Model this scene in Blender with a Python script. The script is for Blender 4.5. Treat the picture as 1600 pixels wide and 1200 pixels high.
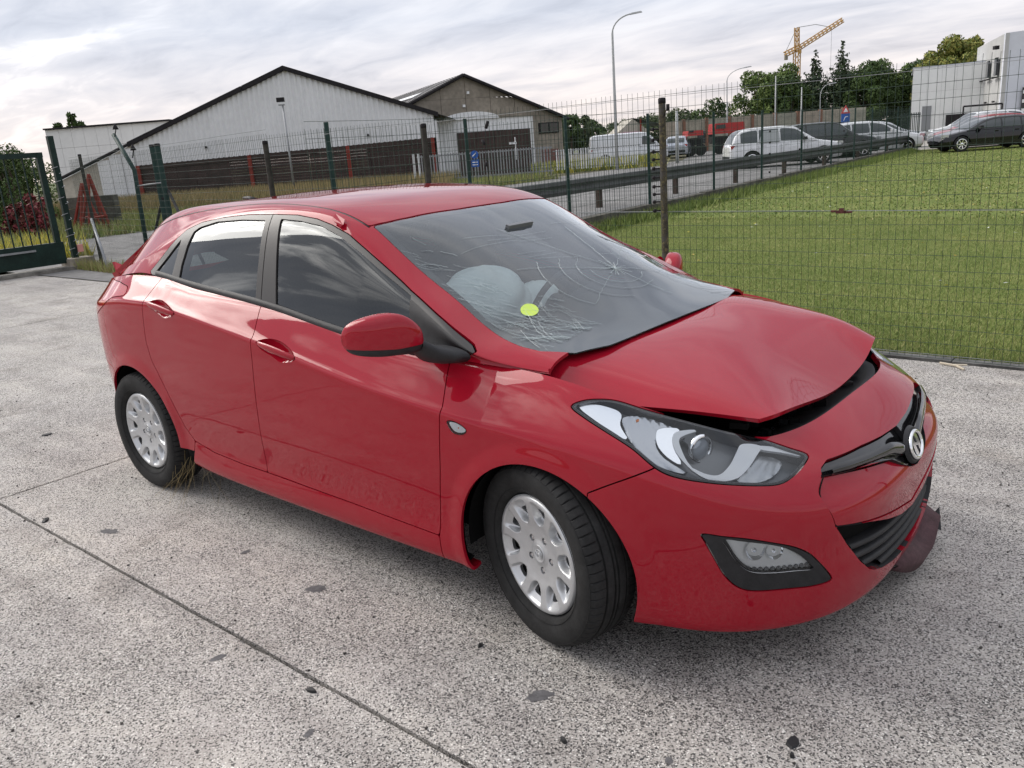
import bpy, bmesh, math, random
import numpy as np
from mathutils import Vector, Matrix

for o in list(bpy.data.objects): bpy.data.objects.remove(o, do_unlink=True)
scene = bpy.context.scene

# ---------------------------------------------------------------- camera (world axes = the red car's: x forward, y to its left, z up)
CAM = (1.585, -2.764, 1.622); YAW, PITCH, ROLL = 2.28394, .27725, .07547
cd = bpy.data.cameras.new('camera'); cam = bpy.data.objects.new('camera', cd); scene.collection.objects.link(cam)
fw = Vector((math.cos(YAW)*math.cos(PITCH), math.sin(YAW)*math.cos(PITCH), -math.sin(PITCH)))
rt = Vector((math.sin(YAW), -math.cos(YAW), 0)); dn = fw.cross(rt)
rr = rt*math.cos(ROLL) + dn*math.sin(ROLL); dd = -rt*math.sin(ROLL) + dn*math.cos(ROLL)
cam.matrix_world = Matrix.Translation(CAM) @ Matrix((rr, -dd, -fw)).transposed().to_4x4()
cd.sensor_fit = 'HORIZONTAL'; cd.sensor_width = 36; cd.lens = 1299.97 / 1600 * 36; cd.clip_start = .05; cd.clip_end = 3000
scene.camera = cam

# ---------------------------------------------------------------- daylight: broken cloud, weak sun
SUN_EL, SUN_AZ = math.radians(40), math.radians(190)      # azimuth measured from +x towards +y
w = bpy.data.worlds.new('World'); scene.world = w; w.use_nodes = True; nt = w.node_tree; nt.nodes.clear()
def wn(t, **k):
    x = nt.nodes.new('ShaderNode' + t)
    for a, b in k.items(): setattr(x, a, b)
    return x
out = wn('OutputWorld'); bg = wn('Background'); nt.links.new(bg.outputs[0], out.inputs[0])
sky = wn('TexSky', sky_type='NISHITA', sun_disc=False, sun_elevation=SUN_EL, sun_rotation=math.radians(90) - SUN_AZ, air_density=1.0, dust_density=2.0, ozone_density=1.0)
tc = wn('TexCoord'); sep = wn('SeparateXYZ'); nt.links.new(tc.outputs['Generated'], sep.inputs[0])
def wm(op, a, b=0.0, c=0.0, clamp=False):
    x = wn('Math', operation=op, use_clamp=clamp)
    for v, i in ((a, 0), (b, 1), (c, 2)):
        if hasattr(v, 'is_linked'): nt.links.new(v, x.inputs[i])
        else: x.inputs[i].default_value = v
    return x.outputs[0]
# cloud sheet: view direction mapped on to a flat layer, so clouds flatten towards the horizon
hz = wm('ADD', wm('MAXIMUM', sep.outputs[2], -.06), .15)
cx = wm('DIVIDE', sep.outputs[0], hz); cy = wm('DIVIDE', sep.outputs[1], hz)
cmb = wn('CombineXYZ'); nt.links.new(cx, cmb.inputs[0]); nt.links.new(cy, cmb.inputs[1])
def wnoise(scale, detail, rough, dist=0.0, off=0.0, stretch=(1, 1, 1)):
    mp = wn('Mapping'); nt.links.new(cmb.outputs[0], mp.inputs[0]); mp.inputs['Location'].default_value = (off, off*.7, 0); mp.inputs['Scale'].default_value = stretch
    mp.inputs['Rotation'].default_value = (0, 0, .5)
    x = wn('TexNoise'); nt.links.new(mp.outputs[0], x.inputs[0])
    x.inputs['Scale'].default_value = scale; x.inputs['Detail'].default_value = detail; x.inputs['Roughness'].default_value = rough; x.inputs['Distortion'].default_value = dist
    return x.outputs['Fac']
def wramp(fac, stops):
    x = wn('ValToRGB'); nt.links.new(fac, x.inputs[0]); e = x.color_ramp.elements
    while len(e) < len(stops): e.new(.5)
    for q, (p, c) in zip(e, stops): q.position = p; q.color = (*c, 1)
    return x.outputs[0]
def wmix(a, b, fac, mode='MIX'):
    x = wn('Mix', data_type='RGBA', blend_type=mode)
    for v, i in ((fac, 0), (a, 6), (b, 7)):
        if hasattr(v, 'is_linked'): nt.links.new(v, x.inputs[i])
        else: x.inputs[i].default_value = v if i == 0 else (*v, 1)
    return x.outputs[2]
n1 = wnoise(.8, 5, .5, .5, 3.1, (1, 1.6, 1)); n2 = wnoise(2.6, 7, .58, .6, 9.3, (1, 1.8, 1))
dens = wm('ADD', wm('MULTIPLY', n1, .64), wm('MULTIPLY', n2, .36))
thick = wramp(dens, [(.33, (1.12, 1.10, 1.08)), (.42, (1.02, 1.015, 1.02)), (.48, (.94, .945, .965)), (.56, (.82, .84, .885)), (.66, (.66, .685, .74))])
gap = wramp(dens, [(.41, (1, 1, 1)), (.485, (0, 0, 0))])                                                                      # breaks in the cloud   # thicker cloud is greyer
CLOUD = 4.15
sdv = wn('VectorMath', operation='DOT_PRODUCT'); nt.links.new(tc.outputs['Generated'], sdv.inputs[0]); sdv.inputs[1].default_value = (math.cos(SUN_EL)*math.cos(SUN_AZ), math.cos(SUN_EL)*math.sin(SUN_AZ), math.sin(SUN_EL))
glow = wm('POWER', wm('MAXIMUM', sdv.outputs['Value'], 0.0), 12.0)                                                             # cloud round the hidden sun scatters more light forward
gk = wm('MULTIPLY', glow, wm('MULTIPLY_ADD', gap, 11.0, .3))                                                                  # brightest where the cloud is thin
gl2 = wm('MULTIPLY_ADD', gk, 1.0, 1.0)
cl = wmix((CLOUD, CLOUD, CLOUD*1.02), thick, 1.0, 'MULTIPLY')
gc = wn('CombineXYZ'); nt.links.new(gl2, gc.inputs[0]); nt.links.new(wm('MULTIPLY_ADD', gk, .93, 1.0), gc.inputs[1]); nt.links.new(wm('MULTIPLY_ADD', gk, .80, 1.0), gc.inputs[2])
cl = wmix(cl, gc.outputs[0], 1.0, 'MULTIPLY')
low = wramp(sep.outputs[2], [(.0, (1.34, 1.17, 1.03)), (.05, (1.24, 1.15, 1.10)), (.14, (1.06, 1.09, 1.15)), (.38, (.90, .92, .97)), (.58, (1.20, 1.22, 1.27)), (.95, (1.40, 1.42, 1.47))])                        # warmer near the horizon
cl = wmix(cl, low, 1.0, 'MULTIPLY')
cover = wramp(dens, [(.32, (.72, .72, .72)), (.42, (.98, .98, .98))])
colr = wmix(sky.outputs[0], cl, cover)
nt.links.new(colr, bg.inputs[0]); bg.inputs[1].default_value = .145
sd = bpy.data.lights.new('sun', 'SUN'); sd.energy = 1.5; sd.angle = math.radians(42); sd.color = (1, .95, .88)
sun = bpy.data.objects.new('sun', sd); scene.collection.objects.link(sun)
sun.rotation_euler = Vector((math.cos(SUN_EL)*math.cos(SUN_AZ), math.cos(SUN_EL)*math.sin(SUN_AZ), math.sin(SUN_EL))).to_track_quat('Z', 'Y').to_euler()
scene.cycles.max_bounces = 7; scene.cycles.diffuse_bounces = 3; scene.cycles.glossy_bounces = 4; scene.cycles.transmission_bounces = 4; scene.cycles.transparent_max_bounces = 10; scene.cycles.caustics_reflective = False; scene.cycles.caustics_refractive = False
vs = scene.view_settings; vs.view_transform = 'Standard'; vs.look = 'None'; vs.exposure = .46; vs.gamma = 1.0; vs.use_curve_mapping = False
# ---------------------------------------------------------------- geometry kernel
PI = math.pi
C = bpy.context.scene.collection

def spline(knots, vals, q):
    """natural cubic spline through vals (K, ...) at knots, evaluated at q"""
    k = np.asarray(knots, float); v = np.asarray(vals, float); q = np.asarray(q, float)
    sh = v.shape[1:]; v = v.reshape(len(k), -1); n = len(k)
    h = np.diff(k); A = np.eye(n); b = np.zeros_like(v)
    for i in range(1, n - 1):
        A[i, i-1] = h[i-1]; A[i, i] = 2 * (h[i-1] + h[i]); A[i, i+1] = h[i]
        b[i] = 6 * ((v[i+1] - v[i]) / h[i] - (v[i] - v[i-1]) / h[i-1])
    m = np.linalg.solve(A, b)
    i = np.clip(np.searchsorted(k, q) - 1, 0, n - 2); hh = h[i][:, None]
    a = (k[i+1] - q)[:, None] / hh; c = (q - k[i])[:, None] / hh
    r = a * v[i] + c * v[i+1] + ((a**3 - a) * m[i] + (c**3 - c) * m[i+1]) * hh**2 / 6
    return r.reshape((len(q),) + sh)

def pchip(knots, vals, q):
    """shape-preserving cubic"""
    k = np.asarray(knots, float); v = np.asarray(vals, float); q = np.clip(np.asarray(q, float), k[0], k[-1])
    h = np.diff(k); d = np.diff(v) / h; m = np.zeros_like(v)
    for i in range(1, len(k) - 1):
        if d[i-1] * d[i] > 0:
            w1 = 2 * h[i] + h[i-1]; w2 = h[i] + 2 * h[i-1]
            m[i] = (w1 + w2) / (w1 / d[i-1] + w2 / d[i])
    m[0] = d[0]; m[-1] = d[-1]
    i = np.clip(np.searchsorted(k, q) - 1, 0, len(k) - 2); t = (q - k[i]) / h[i]
    return ((1 + 2*t) * (1-t)**2 * v[i] + t * (1-t)**2 * h[i] * m[i] + t*t * (3 - 2*t) * v[i+1] + t*t * (t-1) * h[i] * m[i+1])

def smooth_loop(pts, n=8, closed=True):
    """Catmull-Rom (centripetal-ish) through points of any dimension"""
    P = np.asarray(pts, float); N = len(P); out = []
    for i in range(N if closed else N - 1):
        p0, p1, p2, p3 = (P[(i-1) % N], P[i], P[(i+1) % N], P[(i+2) % N]) if closed else (P[max(i-1, 0)], P[i], P[i+1], P[min(i+2, N-1)])
        L = np.linalg.norm(p2 - p1) + 1e-9
        m1 = (p2 - p0) / (np.linalg.norm(p2 - p1) + np.linalg.norm(p1 - p0) + 1e-9) * L
        m2 = (p3 - p1) / (np.linalg.norm(p3 - p2) + np.linalg.norm(p2 - p1) + 1e-9) * L
        for t in np.linspace(0, 1, n, endpoint=False):
            out.append((2*t**3 - 3*t*t + 1) * p1 + (t**3 - 2*t*t + t) * m1 + (-2*t**3 + 3*t*t) * p2 + (t**3 - t*t) * m2)
    if not closed: out.append(P[-1])
    return np.array(out)

class Surf:
    """vertices, normals, polygons"""
    def __init__(s, V, N, F): s.V = np.asarray(V, float); s.N = np.asarray(N, float); s.F = F
    @staticmethod
    def grid(P, flip=False):
        P = np.asarray(P, float); a, b = P.shape[:2]
        du = np.gradient(P, axis=0); dv = np.gradient(P, axis=1)
        n = np.cross(du, dv); n /= np.linalg.norm(n, axis=2, keepdims=True) + 1e-12
        idx = np.arange(a * b).reshape(a, b)
        F = np.stack([idx[:-1, :-1], idx[1:, :-1], idx[1:, 1:], idx[:-1, 1:]], -1).reshape(-1, 4)
        if flip: n = -n; F = F[:, ::-1]
        return Surf(P.reshape(-1, 3), n.reshape(-1, 3), [tuple(f) for f in F.tolist()])
    def keep(s, mask):
        """drop faces that touch no kept vertex"""
        return Surf(s.V, s.N, [f for f in s.F if any(mask[i] for i in f)])
    def clip(s, d):
        """keep where d < 0"""
        ins = (d < 0).tolist(); V = s.V.tolist(); N = s.N.tolist(); F = []; cache = {}
        for f in s.F:
            k = [ins[i] for i in f]
            if all(k): F.append(f); continue
            if not any(k): continue
            out = []
            for a, b in zip(f, f[1:] + f[:1]):
                if ins[a]: out.append(a)
                if ins[a] != ins[b]:
                    key = (a, b) if a < b else (b, a)
                    if key not in cache:
                        t = d[a] / (d[a] - d[b])
                        t = min(max(t, .002), .998)
                        V.append([x + (y - x) * t for x, y in zip(V[a], V[b])])
                        N.append([x + (y - x) * t for x, y in zip(N[a], N[b])]); cache[key] = len(V) - 1
                    out.append(cache[key])
            if len(out) > 2: F.append(tuple(out))
        return Surf(V, N, F).compact()
    def compact(s):
        used = sorted({i for f in s.F for i in f}); mp = {o: n for n, o in enumerate(used)}
        if not used: return Surf(np.zeros((0, 3)), np.zeros((0, 3)), [])
        return Surf(s.V[used], s.N[used], [tuple(mp[i] for i in f) for f in s.F])
    def boundary(s):
        e = {}
        for f in s.F:
            for a, b in zip(f, f[1:] + f[:1]): e[(a, b)] = 1
        return [k for k in e if (k[1], k[0]) not in e]
    def offset(s, h): return Surf(s.V + s.N * h, s.N, s.F)
    def mirror(s): return Surf(s.V * [1, -1, 1], s.N * [1, -1, 1], [f[::-1] for f in s.F])
    def join(s, o):
        n = len(s.V); return Surf(np.vstack([s.V, o.V]), np.vstack([s.N, o.N]), s.F + [tuple(i + n for i in f) for f in o.F])

def poly_sdf(poly, q):
    """signed distance (negative inside) of 2-D points q to a closed polygon"""
    P = np.asarray(poly, float); d = np.full(len(q), 1e9); ins = np.zeros(len(q), bool)
    for a, b in zip(P, np.roll(P, -1, 0)):
        e = b - a; w = q - a
        t = np.clip((w @ e) / (e @ e + 1e-15), 0, 1)
        r = w - t[:, None] * e; d = np.minimum(d, (r * r).sum(1))
        c = (a[1] > q[:, 1]) != (b[1] > q[:, 1])
        with np.errstate(divide='ignore', invalid='ignore'):
            ins ^= c & (q[:, 0] < (b[0] - a[0]) * (q[:, 1] - a[1]) / (b[1] - a[1] + 1e-18) + a[0])
    d = np.sqrt(d); return np.where(ins, -d, d)

class Outline:
    """closed outline lying on a surface (3-D points): gives signed distance in its own best plane"""
    def __init__(s, pts3, n=6, smooth=True):
        P = np.asarray(pts3, float); s.P = smooth_loop(P, n) if smooth else P
        s.c = s.P.mean(0); u, w, vt = np.linalg.svd(s.P - s.c); s.ax = vt
        s.poly = (s.P - s.c) @ s.ax[:2].T
        s.R = np.linalg.norm(s.poly, axis=1).max()
    def sdf(s, V):
        r = V - s.c; q = r @ s.ax[:2].T; h = np.abs(r @ s.ax[2]); d = np.full(len(V), 9.0)
        near = (np.linalg.norm(q, axis=1) < s.R + .12) & (h < .55 * s.R + .12)
        d[near] = poly_sdf(s.poly, q[near]); return d

class XZ:
    """closed outline in the car's side view"""
    def __init__(s, pts, n=6, smooth=False): s.poly = smooth_loop(pts, n) if smooth else np.asarray(pts, float)
    def sdf(s, V): return poly_sdf(s.poly, V[:, [0, 2]])

def inside(sf, o, grow=0.0): return sf.clip(o.sdf(sf.V) - grow)
def outside(sf, o, grow=0.0): return sf.clip(grow - o.sdf(sf.V))

def flange(sf, depth, taper=0.0):
    """loops of extra faces that turn the rim inwards; returned as separate (V, F)"""
    be = sf.boundary(); ids = sorted({i for e in be for i in e}); mp = {o: n for n, o in enumerate(ids)}
    if not ids: return np.zeros((0, 3)), []
    a = sf.V[ids]; b = a - sf.N[ids] / (np.linalg.norm(sf.N[ids], axis=1, keepdims=True) + 1e-12) * depth
    n = len(ids); return np.vstack([a, b]), [(mp[y], mp[x], mp[x] + n, mp[y] + n) for x, y in be]

def obj_from(name, V, F, mat, parent=None, smooth=False):
    me = bpy.data.meshes.new(name); me.from_pydata([tuple(v) for v in V], [], F); me.update()
    if mat: me.materials.append(mat)
    if smooth: me.shade_smooth()
    o = bpy.data.objects.new(name, me); C.objects.link(o)
    if parent: o.parent = parent
    return o

def surf_obj(name, sf, mat, parent=None, depth=0.0, both=False):
    """one mesh: the skin with its analytic normals, plus an inward flange of given depth"""
    if both: sf = sf.join(sf.mirror())
    V = sf.V; F = list(sf.F); nf = len(F)
    if depth:
        fv, ff = flange(sf, depth); n = len(V); V = np.vstack([V, fv]); F += [tuple(i + n for i in f) for f in ff]
    me = bpy.data.meshes.new(name); me.from_pydata(V.tolist(), [], F); me.materials.append(mat); me.shade_smooth()
    nn = sf.N / (np.linalg.norm(sf.N, axis=1, keepdims=True) + 1e-12); nl = nn.tolist(); ln = []
    for k, f in enumerate(F):
        if k < nf: ln += [nl[i] for i in f]
        else:
            a, b, c = V[f[0]], V[f[1]], V[f[2]]; q = np.cross(b - a, c - b); q = q / (np.linalg.norm(q) + 1e-12); ln += [q.tolist()] * len(f)
    me.normals_split_custom_set(ln)
    o = bpy.data.objects.new(name, me); C.objects.link(o)
    if parent: o.parent = parent
    return o

class MB:
    """mesh builder for plain parts: boxes, tubes, lathes, prisms"""
    def __init__(s): s.V = []; s.F = []
    def add(s, V, F):
        n = len(s.V); s.V += [tuple(v) for v in V]; s.F += [tuple(i + n for i in f) for f in F]; return s
    def box(s, c, d, rot=None, taper=1.0):
        x, y, z = d[0] / 2, d[1] / 2, d[2] / 2; V = []
        for sz, k in ((-z, 1.0), (z, taper)):
            for sx, sy in ((-x, -y), (x, -y), (x, y), (-x, y)): V.append(Vector((sx * k, sy * k, sz)))
        if rot is not None: V = [rot @ v for v in V]
        c = Vector(c)
        return s.add([c + v for v in V], [(3, 2, 1, 0), (4, 5, 6, 7), (0, 1, 5, 4), (1, 2, 6, 5), (2, 3, 7, 6), (3, 0, 4, 7)])
    def tube(s, pts, r, n=8, cap=True, closed=False):
        P = [Vector(p) for p in pts]; rr = r if hasattr(r, '__len__') else [r] * len(P); V = []; F = []; up = None
        for i, p in enumerate(P):
            a = P[i-1] if (i or closed) else P[i]; b = P[(i+1) % len(P)] if (i < len(P)-1 or closed) else P[i]
            t = (b - a).normalized() if (b - a).length > 1e-9 else Vector((0, 0, 1))
            if up is None: up = Vector((0, 0, 1)) if abs(t.z) < .9 else Vector((1, 0, 0))
            u = (up - t * up.dot(t)); u = u.normalized() if u.length > 1e-6 else t.orthogonal().normalized()
            w = t.cross(u); up = u
            for k in range(n): V.append(p + (u * math.cos(2*PI*k/n) + w * math.sin(2*PI*k/n)) * rr[i])
        m = len(P)
        for i in range(m if closed else m - 1):
            j = (i + 1) % m
            for k in range(n): F.append((i*n + k, i*n + (k+1) % n, j*n + (k+1) % n, j*n + k))
        if cap and not closed: F.append(tuple(range(n-1, -1, -1))); F.append(tuple((m-1)*n + k for k in range(n)))
        return s.add(V, F)
    def lathe(s, prof, n=32, axis='y', c=(0, 0, 0)):
        """prof: (radius, along axis)"""
        V = []; F = []
        for r, h in prof:
            for k in range(n):
                a = 2*PI*k/n; u, w = r*math.cos(a), r*math.sin(a)
                v = (u, h, w) if axis == 'y' else (u, w, h) if axis == 'z' else (h, u, w)
                V.append((v[0]+c[0], v[1]+c[1], v[2]+c[2]))
        for i in range(len(prof) - 1):
            for k in range(n): F.append((i*n + k, (i+1)*n + k, (i+1)*n + (k+1) % n, i*n + (k+1) % n))
        return s.add(V, F)
    def prism(s, poly, a, b, axis='y'):
        """poly in the plane across axis, from a to b along it"""
        n = len(poly); mk = {'y': lambda p, h: (p[0], h, p[1]), 'x': lambda p, h: (h, p[0], p[1]), 'z': lambda p, h: (p[0], p[1], h)}[axis]
        V = [mk(p, a) for p in poly] + [mk(p, b) for p in poly]
        F = [tuple(range(n)), tuple(range(2*n - 1, n - 1, -1))] + [(i, i + n, (i+1) % n + n, (i+1) % n) for i in range(n)]
        return s.add(V, F)
    def build(s, name, mat, parent=None, smooth=False, fix=True, auto=None):
        o = obj_from(name, s.V, s.F, mat, parent, smooth)
        if fix:
            bm = bmesh.new(); bm.from_mesh(o.data); bmesh.ops.recalc_face_normals(bm, faces=bm.faces)
            if auto:
                for e in bm.edges:
                    if len(e.link_faces) == 2 and e.calc_face_angle(0) > auto: e.smooth = False
            bm.to_mesh(o.data); bm.free()
        return o

def tag(o, label=None, cat=None, group=None, kind=None):
    for k, v in (('label', label), ('category', cat), ('group', group), ('kind', kind)):
        if v: o[k] = v
    return o
def empty(name, loc=(0, 0, 0), rz=0.0):
    o = bpy.data.objects.new(name, None); C.objects.link(o); o.location = loc; o.rotation_euler.z = rz; o.empty_display_size = .2; return o
def copy_tree(o, parent=None):
    c = o.copy(); C.objects.link(c); c.parent = parent
    for ch in o.children: copy_tree(ch, c)
    return c

# ---------------------------------------------------------------- materials
def mat(name, col=(.5, .5, .5), rough=.6, metal=0.0, spec=.5, coat=0.0, trans=0.0, ior=1.45, emit=None):
    m = bpy.data.materials.new(name); m.use_nodes = True; b = m.node_tree.nodes['Principled BSDF']
    b.inputs['Base Color'].default_value = (*col, 1); b.inputs['Roughness'].default_value = rough; b.inputs['Metallic'].default_value = metal
    b.inputs['Specular IOR Level'].default_value = spec; b.inputs['Coat Weight'].default_value = coat; b.inputs['Coat Roughness'].default_value = .02
    b.inputs['Transmission Weight'].default_value = trans; b.inputs['IOR'].default_value = ior
    if emit: b.inputs['Emission Color'].default_value = (*emit[:3], 1); b.inputs['Emission Strength'].default_value = emit[3]
    return m
class NT:
    """tiny node helper"""
    def __init__(s, m): s.t = m.node_tree; s.b = s.t.nodes.get('Principled BSDF')
    def n(s, typ, **kw):
        x = s.t.nodes.new('ShaderNode' + typ)
        for k, v in kw.items():
            if k.startswith('_'): setattr(x, k[1:], v)
            else:
                i = x.inputs[int(k[1:])] if k[0] == 'i' and k[1:].isdigit() else x.inputs[k.replace('0', ' ')]
                if hasattr(v, 'is_linked') or hasattr(v, 'links'): s.t.links.new(v, i)
                else: i.default_value = v
        return x
    def l(s, a, b): s.t.links.new(a, b)
    def coord(s, kind='Object'): return s.n('TexCoord').outputs[kind]
    def noise(s, vec, scale, detail=4, rough=.55, dist=0.0):
        x = s.n('TexNoise', Scale=scale, Detail=detail, Roughness=rough, Distortion=dist); s.l(vec, x.inputs['Vector']); return x.outputs['Fac']
    def ramp(s, fac, stops, interp='LINEAR'):
        x = s.n('ValToRGB'); s.l(fac, x.inputs[0]); e = x.color_ramp.elements; x.color_ramp.interpolation = interp
        while len(e) < len(stops): e.new(.5)
        for q, (p, c) in zip(e, stops): q.position = p; q.color = (*c, 1) if len(c) == 3 else c
        return x.outputs['Color']
    def mix(s, a, b, fac, mode='MIX'):
        x = s.n('Mix', _data_type='RGBA', _blend_type=mode)
        for v, i in ((fac, 0), (a, 6), (b, 7)):
            if hasattr(v, 'is_linked'): s.l(v, x.inputs[i])
            else: x.inputs[i].default_value = v if i == 0 else ((*v, 1) if len(v) == 3 else v)
        return x.outputs[2]
    def math(s, op, a, b=0.0, c=0.0):
        x = s.n('Math', _operation=op)
        for v, i in ((a, 0), (b, 1), (c, 2)):
            if hasattr(v, 'is_linked'): s.l(v, x.inputs[i])
            else: x.inputs[i].default_value = v
        return x.outputs[0]
    def bump(s, h, strength=.3, dist=.01):
        x = s.n('Bump', Strength=strength, Distance=dist); s.l(h, x.inputs['Height']); s.l(x.outputs[0], s.b.inputs['Normal']); return x
def speckle(name, col, var=.25, scale=8, rough=.8, bump=.2, bdist=.01, fine=0, spec=.3, metal=0.0):
    """a plain surface colour broken up by two scales of noise, with fine relief"""
    m = mat(name, col, rough, metal, spec); t = NT(m); v = t.coord()
    a = t.noise(v, scale, 5, .6); b = t.noise(v, scale * 7, 3, .6)
    lo = tuple(c * (1 - var) for c in col); hi = tuple(min(1, c * (1 + var)) for c in col)
    c1 = t.ramp(a, [(.3, lo), (.7, hi)]); c2 = t.mix(c1, t.ramp(b, [(.35, (.7, .7, .7)), (.65, (1.15, 1.15, 1.15))]), min(.6, var * 2.2), 'MULTIPLY'); t.l(c2, t.b.inputs['Base Color'])
    if bump: t.bump(b, bump, bdist)
    return m
# ---------------------------------------------------------------- the red hatchback: base surfaces of the right half (y > 0 here, mirrored into place later)
XM, XRM = -.2, -2.3
STN = ['F0', 'F30', 'F50', 'F70', 'D0', 'D1', 'D2', 'D3', 'D4', 'R60', 'R30', 'R0']
DX = [-.2, -.8, -1.4, -2.0, -2.3]
#        z at the stations                                                            xf    n_f   w at the door stations              xr     n_r
LINES = [
 ([.190, .185, .175, .175, .185, .185, .19, .20, .21, .24, .25, .26], .800, 2.8, [.800, .805, .805, .805, .800], -3.22, 3.0),
 ([.172, .165, .158, .165, .180, .180, .185, .20, .22, .22, .24, .25], .866, 2.8, [.846, .850, .850, .850, .845], -3.29, 3.0),
 ([.215, .21, .215, .235, .250, .245, .245, .255, .28, .30, .32, .33], .898, 2.9, [.866, .872, .872, .872, .866], -3.34, 3.5),
 ([.30, .30, .31, .33, .33, .32, .325, .345, .38, .42, .43, .44], .911, 3.0, [.868, .870, .868, .868, .870], -3.38, 3.5),
 ([.43, .43, .44, .48, .50, .50, .52, .56, .59, .60, .60, .60], .914, 3.1, [.874, .884, .884, .884, .880], -3.40, 3.5),
 ([.578, .583, .608, .672, .724, .798, .899, .980, 1.01, .95, .91, .89], .9065, 3.1, [.875, .8925, .8955, .891, .882], -3.38, 3.5),
 ([.600, .605, .63, .69, .745, .820, .92, 1.0, 1.03, .98, .94, .93], .890, 3.1, [.872, .890, .893, .888, .878], -3.36, 3.5),
 ([.636, .642, .667, .724, .768, .838, .938, 1.017, 1.047, 1.00, .97, .96], .862, 3.1, [.860, .8775, .880, .875, .865], -3.34, 3.5),
 ([.698, .697, .735, .80, .855, .902, .999, 1.07, 1.10, 1.05, 1.02, 1.01], .787, 3.2, [.802, .836, .839, .836, .824], -3.31, 3.5),
 ([.745, .735, .788, .848, .918, .957, 1.05, 1.108, 1.142, 1.10, 1.06, 1.05], .706, 3.5, [.742, .798, .803, .799, .787], -3.28, 3.5),
]
ARCH = ((0.012, .305, .347), (-2.625, .318, .368))
def station_s():
    """common arc-length-like parameter of the stations"""
    pts = []
    for st in STN:
        if st[0] == 'F': a = math.radians(int(st[1:])); pts.append((XM + 1.09*math.cos(a)**(2/2.8), .87*math.sin(a)**(2/2.8)))
        elif st[0] == 'D': pts.append((DX[int(st[1])], .88))
        else: a = math.radians(int(st[1:])); pts.append((XRM - 1.06*math.cos(a)**(2/3), .87*math.sin(a)**(2/3)))
    return np.array([0] + list(np.cumsum([math.dist(a, b) for a, b in zip(pts, pts[1:])])))
SS = station_s()
def side_line(k, s):
    z, xf, nf, wd, xr, nr = LINES[k]
    zz = pchip(SS, np.array(z), s)
    x = np.zeros_like(s); y = np.zeros_like(s)
    sF, sR = SS[4], SS[8]
    f = s <= sF; r = s >= sR; d = ~f & ~r
    # front quarter: superellipse by angle, angle from the nominal parameter table
    angF = pchip(SS[:5], np.radians([0, 30, 50, 70, 90]), s[f]); c = np.clip(np.cos(angF), 0, 1); q = np.clip(np.sin(angF), 0, 1)
    x[f] = XM + (xf - XM) * c**(2/nf); y[f] = wd[0] * q**(2/nf)
    x[d] = XM + (XRM - XM) * (s[d] - sF) / (sR - sF); y[d] = spline(DX[::-1], np.array(wd[::-1]), x[d])
    angR = pchip(SS[8:], np.radians([90, 60, 30, 0]), s[r]); c = np.clip(np.cos(angR), 0, 1); q = np.clip(np.sin(angR), 0, 1)
    x[r] = XRM + (xr - XRM) * c**(2/nr); y[r] = wd[-1] * q**(2/nr)
    return np.stack([x, y, zz], 1)
def side_grid(ns=420, nt=14):
    s = np.unique(np.concatenate([np.linspace(0, SS[4], 150), np.linspace(SS[4], SS[8], 190), np.linspace(SS[8], SS[-1], 90)]))
    L = np.array([side_line(k, s) for k in range(len(LINES))])            # lines, stations, 3
    kn = np.array([0, .06, .15, .26, .45, .705, .745, .785, .865, 1.0])       # common spacing across the section
    t = np.linspace(0, 1, 110)
    P = spline(kn, L, t)                                                   # t, s, 3
    # wheel-arch lips stand a little proud
    for cx, cz, R in ARCH:
        d = np.hypot(P[..., 0] - cx, P[..., 2] - cz) - R
        k = np.where(d > 0, np.clip(1 - d / .075, 0, 1), 1.0); k = k*k*(3 - 2*k)
        P[..., 1] += .010 * k * (np.abs(P[..., 0] - cx) < R + .1) * (P[..., 1] > .5)
    return P.transpose(1, 0, 2)                                            # s, t
# upper shell: belt, mid glass, frame line, roof edge, then across to the middle
UX =  [.06, -.15, -.311, -.454, -.652, -.914, -1.143, -1.365, -1.725, -2.09, -2.35, -2.55, -2.75, -2.95, -3.10, -3.24]
BELT = [(.715, .905), (.742, .915), (.774, .930), (.786, .938), (.793, .946), (.799, .972), (.802, 1.006), (.803, 1.043), (.802, 1.082), (.798, 1.118), (.784, 1.145), (.768, 1.150), (.745, 1.13), (.70, 1.10), (.65, 1.07), (.58, 1.04)]
FRAME = [(.705, .915), (.738, .935), (.765, .983), (.74, 1.055), (.70, 1.144), (.66, 1.277), (.635, 1.374), (.63, 1.413), (.635, 1.417), (.645, 1.388), (.655, 1.335), (.665, 1.275), (.655, 1.22), (.615, 1.17), (.575, 1.125), (.51, 1.06)]
EDGE = [(.66, .935), (.668, .965), (.656, 1.010), (.638, 1.085), (.612, 1.178), (.585, 1.325), (.566, 1.410), (.558, 1.442), (.553, 1.456), (.550, 1.440), (.545, 1.418), (.535, 1.392), (.51, 1.355), (.46, 1.30), (.40, 1.22), (.36, 1.09)]
MID = [(.36, .945), (.36, 1.010), (.36, 1.092), (.36, 1.165), (.36, 1.260), (.35, 1.376), (.34, 1.436), (.34, 1.458), (.34, 1.470), (.34, 1.466), (.34, 1.450), (.34, 1.430), (.32, 1.405), (.28, 1.36), (.22, 1.26), (.2, 1.10)]
TOPZ = [.950, 1.030, 1.112, 1.182, 1.275, 1.388, 1.443, 1.463, 1.475, 1.472, 1.458, 1.440, 1.418, 1.375, 1.28, 1.12]
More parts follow.
